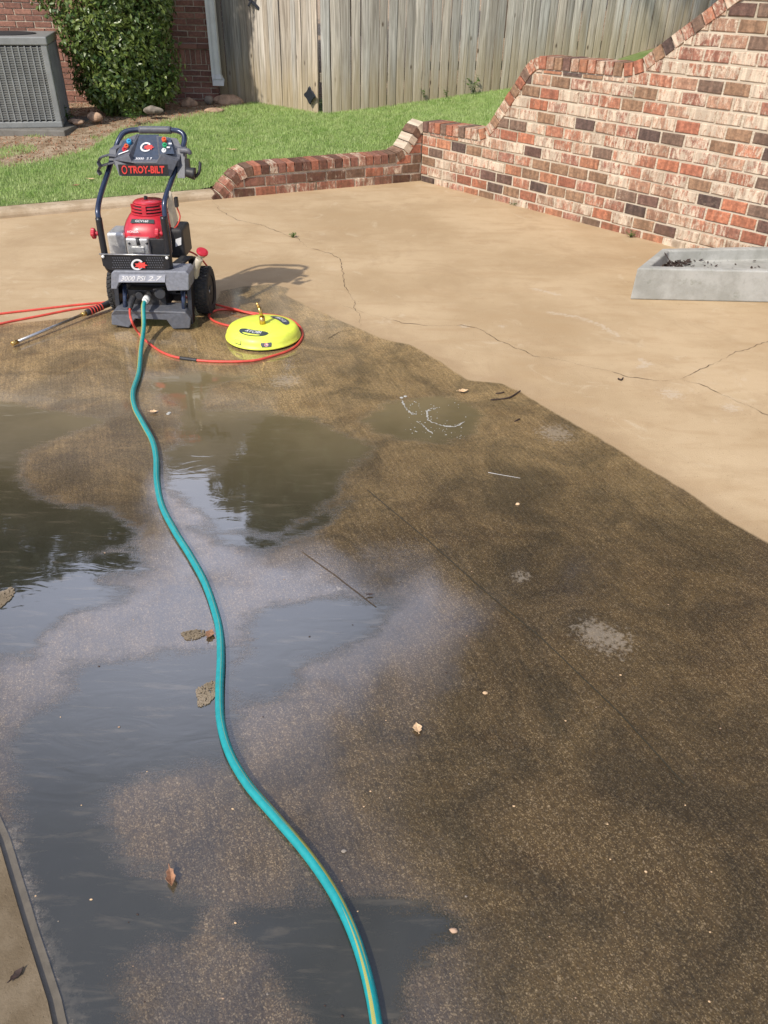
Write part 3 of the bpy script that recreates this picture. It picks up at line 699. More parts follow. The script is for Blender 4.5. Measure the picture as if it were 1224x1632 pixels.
# downspout
ds = thing('downspout', 'white ribbed downspout running down the corner of the brick house', 'downspout', (-2.0, 10.03, .5))
mb = MB(); x0 = -2.02; yy = 10.02
def rect(cx, cy, z, wx, wy, tl=0):
    pts = []
    for i in range(5): pts.append((cx-wx/2+wx*i/4, cy-wy/2+(.004 if i % 2 else 0), z+tl*0))
    for i in range(5): pts.append((cx+wx/2-wx*i/4, cy+wy/2, z+tl))
    return pts
loops = [rect(x0, yy, z, .1, .075) for z in (3.3, 1.5, .8, .62)]
loops += [rect(x0+.012, yy-.03, .57, .11, .085, .02), rect(x0+.035, yy-.11, .52, .125, .06, .06)]
mb.loft(loops, cap=False); mb.build('pipe', M_['downspout'], ds, solid=.003)
mb = MB(); mb.box((x0, yy-.004, 1.6), (.112, .086, .03)); mb.build('strap', M_['downspout'], ds)

# ------------------------------------------------------------------ air conditioner
AC0 = len(bpy.data.objects)
ac = thing('air_conditioner', 'grey louvered air conditioning unit standing against the house at the far left', 'air conditioner', (-3.65, 8.8, .28))
ax0, ax1, ay0, ay1, az0, az1 = -4.08, -3.225, 8.4, 9.22, .285, 1.055
mb = MB()
for (x, y) in ((ax0, ay0), (ax1, ay0), (ax0, ay1), (ax1, ay1)):
    mb.box((x+(.03 if x == ax0 else -.03), y+(.03 if y == ay0 else -.03), (az0+az1)/2), (.06, .06, az1-az0-.1))
mb.box(((ax0+ax1)/2, (ay0+ay1)/2, az0+.03), (ax1-ax0+.004, ay1-ay0+.004, .06))
mb.box(((ax0+ax1)/2, (ay0+ay1)/2, az1-.035), (ax1-ax0+.02, ay1-ay0+.02, .07)); mb.build('cabinet', M_['ac'], ac, bevel=.012, seg=3)
mb = MB(); mb.box(((ax0+ax1)/2, (ay0+ay1)/2, (az0+az1)/2), (ax1-ax0-.07, ay1-ay0-.07, az1-az0-.12)); mb.build('coil', M_['acdark'], ac)
for side in range(2):
    mb = MB(); nz = 31; nr = 13
    for i in range(nz):
        z = az0+.07+(az1-az0-.15)*(i+.5)/nz
        if side == 0: mb.box(((ax0+ax1)/2, ay0+.008, z), (ax1-ax0-.1, .014, .0125), m=Matrix.Rotation(R(20), 3, 'X'))
        else: mb.box((ax1-.008, (ay0+ay1)/2, z), (.014, ay1-ay0-.1, .010))
    for i in range(nr):
        f = (i+.5)/nr
        if side == 0: mb.box((lerp(ax0+.06, ax1-.06, f), ay0+.001, (az0+az1)/2-.005), (.012, .012, az1-az0-.14))
        else: mb.box((ax1-.001, lerp(ay0+.06, ay1-.06, f), (az0+az1)/2-.005), (.012, .012, az1-az0-.14))
    mb.build('louver_panel', M_['ac'], ac)
mb = MB(); mb.lathe([(.0, 0), (.3, 0), (.3, .004), (.26, .008), (0, .01)], ((ax0+ax1)/2, (ay0+ay1)/2, az1)); mb.build('fan_guard', M_['acdark'], ac)
ac_rot = Matrix.Translation((-3.225, 8.4, 0)) @ Matrix.Rotation(R(14), 4, 'Z') @ Matrix.Translation((3.225, -8.4, 0))
ac.matrix_world = Matrix.Translation((-.045, 0, 0)) @ ac_rot @ Matrix.Translation(ac.location)
mb = MB(); mb.box((-3.72, 8.72, .25), (1.05, 1.0, .075)); tag(mb.build('equipment_pad', M_['pad'], bevel=.01), 'dark concrete pad under the grey air conditioning unit', 'pad')

# ------------------------------------------------------------------ fence and gate
def boards(pts, z0f, ztop, bw, name, parent, tint=1.0, gap=.006, sag=0, base=(.53, .51, .465), seed=1):
    """vertical boards along the polyline pts"""
    rs = random.Random(seed); mb = MB(); cols = []; uvs = []
    A = [np.array(p) for p in pts]; seg = [np.linalg.norm(b-a) for a, b in zip(A[:-1], A[1:])]; L = sum(seg)
    def at(u):
        for a, b, l in zip(A[:-1], A[1:], seg):
            if u <= l: return a+(b-a)*u/l, (b-a)/l
            u -= l
        return A[-1], (A[-1]-A[-2])/seg[-1]
    u = 0
    while u < L-.03:
        b = bw*rs.uniform(.9, 1.08); p, tn = at(u+b/2); nn = np.array([tn[1], -tn[0]])
        if nn[1] > 0: nn = -nn
        off = rs.uniform(-.006, .006); tw = rs.uniform(-.05, .05); zb = z0f(p[0])+rs.uniform(-.015, .012)-.02; lean = rs.uniform(-.006, .006); g_ = gap*rs.uniform(.4, 1.8)
        loops = []; hw = (b-g_)/2; th = .016; bow = rs.uniform(-.006, .006)
        for k in range(9):
            f = k/8; z = lerp(zb, ztop, f); sh = lean*(f*2) + bow*math.sin(f*5); bend = sag*(1-f)**3*(u/L)
            c = p+nn*(off+bend)+tn*sh
            def q(a, d): return (*(c+tn*(a*math.cos(tw))+nn*(d+a*math.sin(tw))), z)
            cup = .0025
            loops.append([q(-hw, 0), q(-hw*.5, cup), q(hw*.5, cup), q(hw, 0), q(hw, -th), q(-hw, -th)])
            uvs += [(u+a+7*rs.random()*0+off*900, z+off*500) for a in (0, b*.25, b*.75, b, b, 0)]
            v = tint*1.0; al = (z-z0f(p[0]))
            cols += [(0, 0, 0, al)]*6
        mb.loft(loops, cap=True)
        v = tint*rs.uniform(.68, 1.15); wr = rs.uniform(-.02, .02)
        for i in range(len(cols)-54, len(cols)): cols[i] = ((base[0]+wr)*v, base[1]*v, (base[2]-wr)*v, cols[i][3])
        u += b
    mb.uv = uvs
    return mb.build(name, M_['wood'], parent, colors=cols)
zf = lambda x: float(np.interp(x, [-4, -2, -1.66, -.84, .38, 1.3, 2.56, 3.0, 5, 9], [.3, .325, .325, .33, .41, .52, .80, .91, 1.3, 1.6]))
fpts = [(-.77, 9.37), (.38, 9.8), (1.3, 10.1), (2.56, 10.5), (7.5, 12.1)]
fence = thing('wooden_fence', 'long grey weathered board fence running uphill behind the lawn', 'fence', (-.77, 9.37, .3))
boards(fpts, zf, 2.35, .105, 'board_panel', fence, 1.0, seed=5, gap=.009)
def fence_back(pts, parent, zr, off=.055):
    for zz_ in zr:
        mb = MB()
        for a, b in zip(pts[:-1], pts[1:]):
            a = np.array(a); b = np.array(b); d_ = (b-a)/np.linalg.norm(b-a); nn = np.array([-d_[1], d_[0]]); c = (a+b)/2+nn*off
            mb.box((c[0], c[1], zf(c[0])+zz_), (np.linalg.norm(b-a), .038, .085), rot=math.atan2(d_[1], d_[0]))
        mb.uv = [(p[2], p[0]) for p in mb.v]; mb.build('rail', M_['wood'], parent, colors=[(.3, .27, .22, 1)]*len(mb.v))
fence_back(fpts, fence, (.3, 1.1, 1.7))
for x, y in ((-.7, 9.5), (1.3, 10.24), (3.7, 11.0)):
    mb = MB(); mb.box((x, y, 1.2), (.09, .09, 2.2)); mb.uv = [(p[0], p[2]) for p in mb.v]; mb.build('post', M_['wood'], fence, colors=[(.3, .27, .22, .8)]*8)
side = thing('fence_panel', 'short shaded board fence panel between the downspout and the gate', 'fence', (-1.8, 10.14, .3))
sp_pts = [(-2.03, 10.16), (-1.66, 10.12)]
boards(sp_pts, zf, 2.35, .1, 'board_panel', side, .72, seed=9, base=(.36, .35, .32))  # the panel's shade is put into a darker board colour
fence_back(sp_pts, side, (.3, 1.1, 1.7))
gate = thing('wooden_gate', 'pale board gate with black ornamental hinge ends and curling lower boards', 'gate', (-1.25, 9.78, .3))
gp_ = [(-1.655, 10.1), (-1.25, 9.79), (-.83, 9.44)]
boards(gp_, zf, 2.35, .084, 'board_panel', gate, 1.42, sag=.03, seed=21, base=(.40, .37, .33))
fence_back(gp_, gate, (.35, 1.6), off=.04)
def ornament(px, py, Y, sc):
    c = W(px, py, Y); ux = np.array([.75, -.6, 0]); ux /= np.linalg.norm(ux); n_ = np.array([-ux[1], ux[0], 0]); n_ = -n_ if n_[1] > 0 else n_
    mb = MB(); pts = []
    for i in range(32):
        a = 2*math.pi*i/32; r = sc*(.62+.38*abs(math.cos(2*a))**1.5 + .06*math.cos(8*a))
        pts.append((r*math.cos(a), r*math.sin(a)))
    def at(x, z, d): p = c+ux*x+np.array([0, 0, z])+n_*d; return tuple(p)
    mb.loft([[at(x, z, .012) for x, z in pts], [at(x*.9, z*.9, .022) for x, z in pts], ], cap=True)
    for x, z in ((sc*.45, 0), (-sc*.45, 0), (0, sc*.45), (0, -sc*.45)): mb.lathe([(sc*.1, 0), (sc*.08, .006), (0, .008)], at(x, z, .021), 'Y', 8)
    mb.build('hinge_end', M_['hinge'], gate)
ornament(495, 152, 9.42, .085)
c = W(403, 3, 10.02); mb = MB()
mb.box((c[0], c[1]-.05, c[2]), (.03, .02, .2), m=Matrix.Rotation(R(-50), 3, 'Y')); mb.box((c[0]-.01, c[1]-.055, c[2]+.01), (.02, .02, .12), m=Matrix.Rotation(R(35), 3, 'Y')); mb.build('latch', M_['hinge'], gate, bevel=.004)

# ------------------------------------------------------------------ foliage
def leaf_cloud(P0, size, name, mat, parent=None, aspect=.5, nrm=None, off=(0, 0, 0)):
    n = len(P0); d = rng.normal(size=(n, 3)); 
    if nrm is not None: d = d*.8+nrm
    d /= np.linalg.norm(d, axis=1)[:, None]
    r2 = rng.normal(size=(n, 3)); a = np.cross(d, r2); a /= np.linalg.norm(a, axis=1)[:, None]; b = np.cross(d, a)
    s = (size*rng.uniform(.6, 1.25, n))[:, None]
    q0 = P0-a*s; q1 = P0+b*s*aspect+d*s*.15; q2 = P0+a*s; q3 = P0-b*s*aspect+d*s*.15
    V = (np.stack([q0, q1, q2, q3], 1).reshape(-1, 3)-np.array(off)).astype(np.float32)
    m = bpy.data.meshes.new(name); m.vertices.add(4*n); m.vertices.foreach_set('co', V.ravel())
    I = np.arange(4*n, dtype=np.int32).reshape(-1, 4); T = np.stack([I[:, [0, 1, 2]], I[:, [0, 2, 3]]], 1).reshape(-1)
    m.loops.add(len(T)); m.loops.foreach_set('vertex_index', T); k = len(T)//3
    m.polygons.add(k); m.polygons.foreach_set('loop_start', np.arange(0, 3*k, 3, dtype=np.int32)); m.polygons.foreach_set('loop_total', np.full(k, 3, dtype=np.int32))
    m.update(calc_edges=True); m.materials.append(mat); o = bpy.data.objects.new(name, m); S.collection.objects.link(o)
    if parent: o.parent = parent
    return o
# holly column
bx, by = -2.86, 9.3; bush = thing('holly_shrub', 'tall dense dark green evergreen shrub against the brick house wall', 'shrub', (bx, by, .28))
NB = 25000; zz_ = rng.uniform(.0, 2.6, NB); th = rng.uniform(0, 2*math.pi, NB)
rad = (.47+.18*np.clip(zz_, 0, 1.1)/1.1)*(1+.10*np.sin(3*th+zz_*4)+.09*np.sin(7*zz_+th*2)+.07*np.sin(5*th-zz_*9))*np.clip((2.75-zz_)/.8, 0, 1)**.5*np.clip(.55+zz_*2.2, 0, 1)
rr = rad*(1-np.abs(rng.normal(0, .2, NB))); out = rng.uniform(0, 1, NB) < .05; rr[out] *= rng.uniform(1.0, 1.16, out.sum())
PB = np.stack([bx+rr*np.cos(th), by+rr*.8*np.sin(th), .31+zz_+.02*rng.normal(size=NB)], 1)
PB = PB[(PB[:, 1] < 9.98)]
q_ = rng.uniform(0, 1, (9000, 3)); PB = np.concatenate([PB, np.stack([bx+.42*np.sqrt(q_[:, 0])*np.cos(6.283*q_[:, 1]), by+.3*np.sqrt(q_[:, 0])*np.sin(6.283*q_[:, 1]), .38+2.2*q_[:, 2]], 1)])
thb = np.arctan2(PB[:, 1]-by, PB[:, 0]-bx)
leaf_cloud(PB, .03, 'foliage', M_['holly'], bush, .5, np.stack([np.cos(thb), np.sin(thb), .3+0*thb], 1), off=(bx, by, .28))
mb = MB()
for i in range(7):
    a = i*.9; mb.tube([(bx+.1*math.cos(a), by+.08*math.sin(a), .25), (bx+.2*math.cos(a), by+.15*math.sin(a), 1), (bx+.3*math.cos(a), by+.2*math.sin(a), 2)], [.02, .014, .006], 6)
mb.build('stem', M_['bark'], bush)

def tree(name, label, x, y, z0, h, rx, rz, zc, nl, ls, seed, clumps=26, tr=.18):
    rs = np.random.default_rng(seed); t_ = thing(name, label, 'tree', (x, y, z0))
    mb = MB(); mb.tube([(x, y, z0-.2), (x+.1, y, z0+h*.3), (x-.1, y+.1, z0+h*.55), (x, y, z0+h*.85)], [tr*1.4, tr, tr*.7, tr*.15], 10)
    C = []
    for i in range(clumps):
        a = rs.uniform(0, 6.28); r = rs.uniform(.1, 1)**.6*rx*.85; zc_ = zc+rs.uniform(-.85, .9)*rz*math.sqrt(max(0, 1-(r/rx)**2)+.05)
        c = np.array([x+r*math.cos(a), y+r*math.sin(a), zc_]); C.append(c)
        mb.tube([(x, y, z0+h*rs.uniform(.25, .5)), tuple((c+np.array([x, y, z0+h*.5]))/2+rs.normal(size=3)*.1), tuple(c)], [tr*.35, tr*.2, tr*.05], 6, res=3)
    mb.build('trunk', M_['bark'], t_)
    C = np.array(C); k = rs.integers(0, clumps, nl); cr_ = rs.uniform(.2, .42, clumps)[k]*rx
    d_ = rs.normal(size=(nl, 3)); d_ /= np.linalg.norm(d_, axis=1)[:, None]
    Pn = C[k]+d_*(cr_*rs.uniform(.3, 1, nl)**.5)[:, None]*np.array([1, 1, .75])
    leaf_cloud(Pn, ls, 'crown', M_['treeleaf'], t_, .55, off=(x, y, z0))
# trees the wet concrete mirrors
tree('shade_tree', 'large tree behind the fence mirrored in the middle puddle', -.9, 17.5, .8, 12.3, 3.5, 4.9, 7.6, 42000, .13, 3, 60)
tree('shade_tree', 'tree beyond the fence right of the one mirrored in the middle puddle', 2.2, 16.5, .8, 12, 3.2, 4.9, 7.2, 36000, .13, 12, 50)
tree('shade_tree', 'broad tree beyond the fence on the uphill side', 5.4, 17.0, 1.2, 13, 4.0, 5.2, 7.6, 36000, .14, 8, 50)
tree('shade_tree', 'rightmost tree beyond the fence on the uphill side', 10, 16.0, 1.4, 12, 4.0, 4.6, 7, 26000, .14, 9, 34)
tree('shade_tree', 'tall tree behind the house mirrored in the left puddle', -9.8, 18.0, .5, 12.8, 4.2, 4.9, 8.0, 36000, .14, 4, 46)
tree('oak_tree', 'spreading tree beyond the tall brick wall mirrored on the wet right side', 4.0, 6.4, 1.2, 9.8, 3.9, 2.9, 7.6, 60000, .09, 5, 60)

def sprig(px, py, z, hgt, n, label, Y=None, spread=.05, name='weed', mat='weed', ls=.016):
    p = G(px, py, z) if Y is None else W(px, py, Y)
    mb = MB(); rs = random.Random(int(px*7+py))
    for i in range(n):
        a = rs.uniform(0, 6.28); l = hgt*rs.uniform(.5, 1.1); r = spread*rs.uniform(.3, 1)
        q = [(p[0], p[1], p[2]), (p[0]+r*.5*math.cos(a), p[1]+r*.5*math.sin(a), p[2]+l*.6), (p[0]+r*math.cos(a), p[1]+r*math.sin(a), p[2]+l)]
        mb.tube(q, [.0016, .0012, .0006], 4, res=2)
        for j in range(5):
            f = .3+.7*j/4; c = Vector(q[0]).lerp(Vector(q[2]), f); b = rs.uniform(0, 6.28); s_ = ls*rs.uniform(.7, 1.3)
            u_ = Vector((math.cos(b), math.sin(b), rs.uniform(-.2, .5)))*s_; v_ = Vector((-math.sin(b), math.cos(b), rs.uniform(-.3, .3)))*s_*.45
            mb.add([c, c+u_*.5+v_, c+u_, c+u_*.5-v_], [(0, 1, 2, 3)])
    o = mb.build(name, M_[mat]); tag(o, label, name.replace('_', ' ')); return o
sprig(820, 326, 0, .035, 14, 'bright green weed tuft at the wall foot nearest the planter', spread=.07)
sprig(772, 311, 0, .03, 9, 'faint green weed tuft at the wall foot nearer the brick corner', spread=.05)
sprig(468, 378, 0, .03, 6, 'tiny weed growing in the crack in the dry concrete', spread=.03)
sprig(1005, 378, 0, .05, 10, 'dull dry weed at the foot of the tall brick wall by the planter', spread=.05, ls=.012)
sprig(755, 147, 0, .16, 9, 'leafy weed growing up against the board fence, nearest the sloping wall', Y=9.86, spread=.12, ls=.035)
sprig(712, 156, 0, .10, 5, 'small weed at the fence foot, middle of three', Y=9.76, spread=.08, ls=.025)
sprig(676, 158, 0, .12, 5, 'small upright weed at the fence foot, leftmost of three', Y=9.68, spread=.06, ls=.025)
sprig(109, 192, 0, .13, 10, 'bright lime green seedling beside the air conditioner', Y=8.75, spread=.09, ls=.035)
sprig(215, 193, 0, .12, 9, 'young green shoots at the foot of the tall shrub', Y=8.75, spread=.12, ls=.03)

# ------------------------------------------------------------------ rocks
def rock(px, py, Y, sx, sy, sz, label, mat='rock', seed=1, name='rock', group=None, z=None):
    c = W(px, py, Y); rs = np.random.default_rng(seed); mb = MB(); loops = []
    ph = rs.uniform(0, 6, 6)
    for i in range(7):
        f = i/6; r = math.sin(math.pi*(.12+.80*f))**.6 if i < 6 else .35; l = []
        for j in range(11):
            a = 2*math.pi*j/11; k = r*(1+.2*math.sin(2*a+ph[0])+.13*math.sin(3*a+ph[1]+f*2)+.09*math.sin(5*a+ph[2]))
            l.append((c[0]+sx*k*math.cos(a), c[1]+sy*k*math.sin(a), c[2]-sz*.3+sz*1.2*f+.1*sz*math.sin(a*2+ph[3])))
        loops.append(l)
    mb.loft(loops, cap=True); o = mb.build(name, M_[mat], bevel=min(sx, sz)*.08); tag(o, label, name, group); return o
rock(365, 166, 9.9, .15, .08, .10, 'largest tan rock under the downspout outlet', seed=2)
rock(302, 168, 9.7, .09, .07, .08, 'brown rock at the bed edge left of the rock under the downspout', seed=3)
rock(333, 163, 9.8, .05, .05, .07, 'dark grey rock between the two tan rocks by the house', 'rockgrey', 4)
rock(342, 178, 9.35, .13, .05, .04, 'flat tan edging stone at the lawn edge below the downspout', seed=5)
rock(152, 190, 8.75, .08, .05, .07, 'tan rock at the left foot of the tall shrub', seed=6)
rock(122, 196, 8.6, .09, .05, .04, 'low flat tan stone between shrub and air conditioner', seed=7)
rock(243, 178, 9.0, .09, .05, .06, 'brown rock half hidden under the right side of the shrub', 'rockgrey', seed=8)

# ------------------------------------------------------------------ planter (concrete trough)
pl = thing('concrete_trough', 'long shallow grey concrete trough lying by the tall brick wall at right', 'trough', (2.1, 4.85, 0))
out_ = [(1.468, 4.60), (2.93, 4.60), (2.50, 5.14), (1.74, 5.03)]
def inset(poly, d):
    n = len(poly); res = []
    for i in range(n):
        p0 = np.array(poly[i-1]); p1 = np.array(poly[i]); p2 = np.array(poly[(i+1) % n])
        d1 = (p1-p0)/np.linalg.norm(p1-p0); d2 = (p2-p1)/np.linalg.norm(p2-p1); n1 = np.array([-d1[1], d1[0]]); n2 = np.array([-d2[1], d2[0]])
        b = (n1+n2)/np.linalg.norm(n1+n2); res.append(tuple(p1+b*d/max(.3, b@n1)))
    return res
H_ = .19; o2 = inset(out_, .004); i1 = inset(out_, .055); i2 = inset(out_, .065)
mb = MB(); mb.loft([[(*p, .0) for p in out_], [(*p, H_) for p in o2], [(*p, H_) for p in i1], [(*p, .12) for p in i2]], cap=True)
mb.build('trough_body', M_['planter'], pl, bevel=.009, seg=3)
mb = MB()
lp = []
for i in range(420):
    u = random.random()**1.8; v_ = random.random(); a = np.array(i2[0])*(1-v_)+np.array(i2[3])*v_; b = np.array(i2[1])*(1-v_)+np.array(i2[2])*v_; q = a+(b-a)*(.01+u*(.22 if random.random() < .75 else .95))
    s_ = random.uniform(.005, .018); an = random.uniform(0, 6.28); c = Vector((q[0], q[1], .123+random.uniform(0, .012)))
    u1 = Vector((math.cos(an), math.sin(an), random.uniform(-.3, .6)))*s_; u2 = Vector((-math.sin(an), math.cos(an), random.uniform(-.3, .6)))*s_*.5
    mb.add([c-u1, c+u2, c+u1, c-u2], [(0, 1, 2, 3)])
tag(mb.build('leaf_debris', M_['stick']), 'dark leaf crumbs collected in the left end of the trough', 'leaf litter', kind='stuff')
mb = MB(); mb.tube([(1.72, 4.9, .2), (1.76, 4.82, .15), (1.82, 4.78, .128)], .003, 5); tag(mb.build('twig', M_['stick']), 'thin brown twig leaning in the left corner of the trough', 'twig')
mb = MB(); mb.tube([(2.15, 4.76, .126), (2.22, 4.8, .13), (2.32, 4.8, .126)], .003, 5); tag(mb.build('twig', M_['stick']), 'thin dark twig lying flat on the trough floor at right', 'twig')

# ------------------------------------------------------------------ garden hose
def hose_mat(name, base, stripe=None):
    t = NT(name); uv = t.coord('UV'); sx = t.n('SeparateXYZ'); t.put(sx.inputs[0], uv)
    v = t.coord(); nz = t.noise(v, 60, 5, .6)
    c = t.mix(t.ramp(nz, .35, .65), tuple(x*.85 for x in base), base)
    if stripe:
        ang = sx.outputs[0]; ln = sx.outputs[1]
        f = t.math('FRACT', t.math('ADD', t.math('SUBTRACT', ang, t.math('MULTIPLY', ln, t.math('ADD', .02, t.math('MULTIPLY', ln, .062)))), 2.38))
        band = t.math('LESS_THAN', t.math('ABSOLUTE', t.math('SUBTRACT', f, .5)), .075)
        wv = t.math('ABSOLUTE', t.math('SINE', t.math('ADD', t.math('MULTIPLY', ln, 900), t.math('MULTIPLY', f, 60))))
        k = t.math('MULTIPLY', band, t.math('ADD', .45, t.math('MULTIPLY', wv, .55)))
        c = t.mix(k, c, stripe)
    c = t.mix(t.math('MULTIPLY', t.ramp(t.noise(v, 25, 6, .7), .6, .75), .35), c, (.09, .1, .07))
    t.set(Base_Color=c, Roughness=.38, Specular_IOR_Level=.5, Normal=t.bump(nz, .1, .001)); return t.m
M_['teal'] = hose_mat('teal_hose', (.010, .29, .30), (.40, .33, .04))
def hose(pts, r, name, mat, parent=None, seg=14, res=10):
    mb = MB(); mb.tube(pts, r, seg, res=res); n = len(mb.path); L = 0; uv = []
    for i, p in enumerate(mb.path):
        if i: L += (p-mb.path[i-1]).length
        uv += [(j/seg, L) for j in range(seg)]
    mb.uv = uv; return mb.build(name, mat, parent)
gh = [(232, 480), (229, 500), (227, 540)]
inlet = W(233, 478, 3.97)
gpts = [tuple(inlet), tuple(inlet+np.array([-.004, -.05, -.015])), tuple(W(229, 520, 3.82)), (*G(226, 566)[:2], .03), (*G(222, 598)[:2], .013)]
for q in [(212, 625), (215, 650), (228, 675), (243, 703), (249, 730), (250, 765), (258, 805), (278, 845), (303, 885), (325, 925), (340, 965), (350, 1005), (352, 1050), (350, 1100), (352, 1150), (366, 1200), (395, 1250), (440, 1303), (490, 1362), (530, 1420), (560, 1480), (582, 1545), (598, 1620), (606, 1700), (600, 1850)]: gpts.append((*G(*q, .012)[:2], .012))
gh_root = thing('garden_hose', 'teal garden hose with a yellow stripe winding across the wet concrete', 'hose', (*G(350, 1050)[:2], 0))
hose(gpts, .0118, 'hose_line', M_['teal'], gh_root)
mb = MB(); mb.cyl(inlet+np.array([0, .02, .004]), inlet+np.array([-.001, -.012, 0]), .018, .018, 18); mb.cyl(inlet+np.array([0, -.012, 0]), inlet+np.array([-.002, -.025, -.004]), .0155, .014, 18)
mb.build('coupling', M_['white'], gh_root)

# ------------------------------------------------------------------ red pressure hose
RH = .0062
rp_ = [tuple(W(212, 476, 3.99)), tuple(W(207, 492, 3.93)), tuple(W(210, 512, 3.84))]
for q in [(222, 532), (240, 549), (262, 563), (290, 571), (340, 576), (400, 575), (435, 567), (465, 556), (480, 541), (481, 526), (468, 512), (445, 504), (420, 501), (390, 497), (362, 493), (343, 495), (333, 502), (340, 511), (360, 518), (385, 521), (410, 515), (410, 504), (385, 499), (362, 493), (342, 488), (325, 480), (300, 474), (262, 474), (230, 476), (195, 478), (165, 482), (120, 486), (60, 493), (0, 500), (-120, 515), (-200, 545), (-120, 545), (0, 516), (60, 504), (110, 494), (150, 488), (172, 484)]:
    rp_.append((*G(*q, RH)[:2], RH))
i_ = 26
for j in (25, 26, 27): rp_[j] = (*rp_[j][:2], RH*3)
rh = thing('pressure_hose', 'thin red high pressure hose looping from the washer around the yellow cleaner', 'hose', (*G(340, 576)[:2], 0))
hose(rp_, RH, 'hose_line', M_['redhose'], rh, 10, 8)
mb = MB(); a = G(287, 570.5, RH); b = G(314, 574, RH); mb.tube([tuple(a), tuple((a+b)/2+np.array([0, -.001, 0])), tuple(b)], .0085, 12); mb.build('sleeve', M_['blackplastic'], rh)
mb = MB(); mb.tube([tuple(W(213, 473, 4.0)), tuple(W(209, 483, 3.965)), tuple(W(207, 493, 3.93))], [.016, .0155, .011], 14); mb.build('connector', M_['blackplastic'], rh)

# ------------------------------------------------------------------ spray lance
lw = thing('spray_lance', 'long steel spray lance with black grip lying beside the pressure washer', 'spray lance', (*G(100, 510)[:2], 0))
tip = G(24, 546, .02); j0 = G(137, 499, .03); j1 = G(180, 481, .04)
d_ = (j0-tip)/np.linalg.norm(j0-tip)
mb = MB(); mb.cyl(tip, j0, .0075, .0075, 14); mb.build('tube', M_['steel'], lw)
mb = MB(); mb.cyl(tip-d_*.02, tip+d_*.015, .012, .012, 6); mb.build('nozzle_tip', M_['brass'], lw); mb = MB(); mb.cyl(j0-d_*.03, j0+d_*.01, .013, .013, 6); mb.build('brass_fitting', M_['brass'], lw)
mb = MB(); mb.tube([tuple(j0), tuple(j0+(j1-j0)*.2), tuple(j0+(j1-j0)*.6), tuple(j1)], [.016, .019, .017, .02], 14); mb.build('grip', M_['blackplastic'], lw)
for i in range(5):
    a = j0+(j1-j0)*(.15+.1*i); mb = MB(); dd_ = (j1-j0)/np.linalg.norm(j1-j0); mb.cyl(a-dd_*.0035, a+dd_*.0035, .0205, .0205, 16); mb.build('grip_ring', M_['redhose'], lw)

# ------------------------------------------------------------------ surface cleaner
cx, cy = -.662, 3.878; RC = .198
sc = thing('surface_cleaner', 'round lime yellow surface cleaner disc standing on the wet concrete', 'surface cleaner', (cx, cy, 0))
prof = [(.185, .010), (RC-.003, .010), (RC, .013), (RC, .018), (RC-.006, .021), (RC-.007, .038), (.178, .060), (.168, .065), (.11, .072), (.05, .076), (.0001, .077)]
def dome(r): return float(np.interp(r, [p[0] for p in prof[:2:-1]], [p[1] for p in prof[:2:-1]]))
mb = MB(); mb.lathe(prof, (cx, cy, 0), seg=64); mb.build('housing', M_['lime'], sc)
mb = MB(); mb.lathe([(RC-.01, .0), (RC-.008, .014), (RC-.014, .014), (RC-.014, 0)], (cx, cy, 0), seg=64); mb.build('skirt', M_['blackplastic'], sc)
def on_dome(ang, rad, sc_=1):
    """local frame: x tangential, y radial-inward, mapped to the dome"""
    def fn(x, y):
        r = rad-y  # y up = towards centre
        a = ang + x/max(rad, .05)
        px_, py_ = cx+r*math.cos(a), cy+r*math.sin(a); return (px_, py_, dome(min(r, RC))+.0018)
    return fn
def on_side(ang, z0):
    def fn(x, y):
        z = z0+y*.8; r = np.interp(z, [.013, .022, .038, .060, .066], [RC, RC-.005, .19, .178, .167]); a = ang+x/RC
        return (cx+(r+.0018)*math.cos(a), cy+(r+.0018)*math.sin(a), z+.001)
    return fn
def flat_patch(fn, w_, h_, nx_=12, ny_=4, shape=None):
    mb = MB(); vs = []
    for j in range(ny_+1):
        for i in range(nx_+1):
            u = i/nx_*2-1; v_ = j/ny_*2-1
            x = u*w_/2; y = v_*h_/2
            if shape == 'lens': y *= math.sqrt(max(0.02, 1-abs(u)**2.6))
            if shape == 'trap': x *= (.86 if v_ < 0 else 1)
            vs.append(fn(x, y))
    mb.add(vs, [(j*(nx_+1)+i, j*(nx_+1)+i+1, (j+1)*(nx_+1)+i+1, (j+1)*(nx_+1)+i) for j in range(ny_) for i in range(nx_)]); return mb
lift = lambda fn, e: (lambda x, y: tuple(np.array(fn(x, y))+np.array([0, -e*.3, e])))
fA = on_dome(R(-108), .122); flat_patch(fA, .17, .062, shape='lens').build('sticker', M_['stickerdark'], sc)
text_mb('RYOBI', lambda x, y: lift(fA, .0015)(x, y+.009), .034, .0006, .2).build('lettering', M_['label'], sc)
flat_patch(lambda x, y: lift(fA, .0012)(x, y-.018), .09, .015, shape='lens').build('sticker', M_['lime'], sc)
fB = on_dome(R(40), .122); flat_patch(fB, .16, .05, shape='lens').build('sticker', M_['panelblue'], sc)
text_mb('RYOBI', lambda x, y: lift(fB, .0015)(-x*-1, y), .03, .0006, .2).build('lettering', M_['label'], sc)
fC = on_side(R(-124), .036); flat_patch(fC, .045, .024).build('sticker', M_['stickerdark'], sc)
flat_patch(lift(fC, .0012), .038, .018).build('sticker', M_['lime'], sc)
fD = on_side(R(-77), .036); flat_patch(fD, .058, .026, shape='trap').build('sticker', M_['greyplastic'], sc)
mb = MB(); pts = [lift(fD, .0012)(.011*math.cos(a), .011*math.sin(a)) for a in [2*math.pi*i/20 for i in range(20)]]; mb.add(pts, [tuple(range(20))]); mb.build('sticker', M_['label'], sc)
mb = MB(); o1 = []
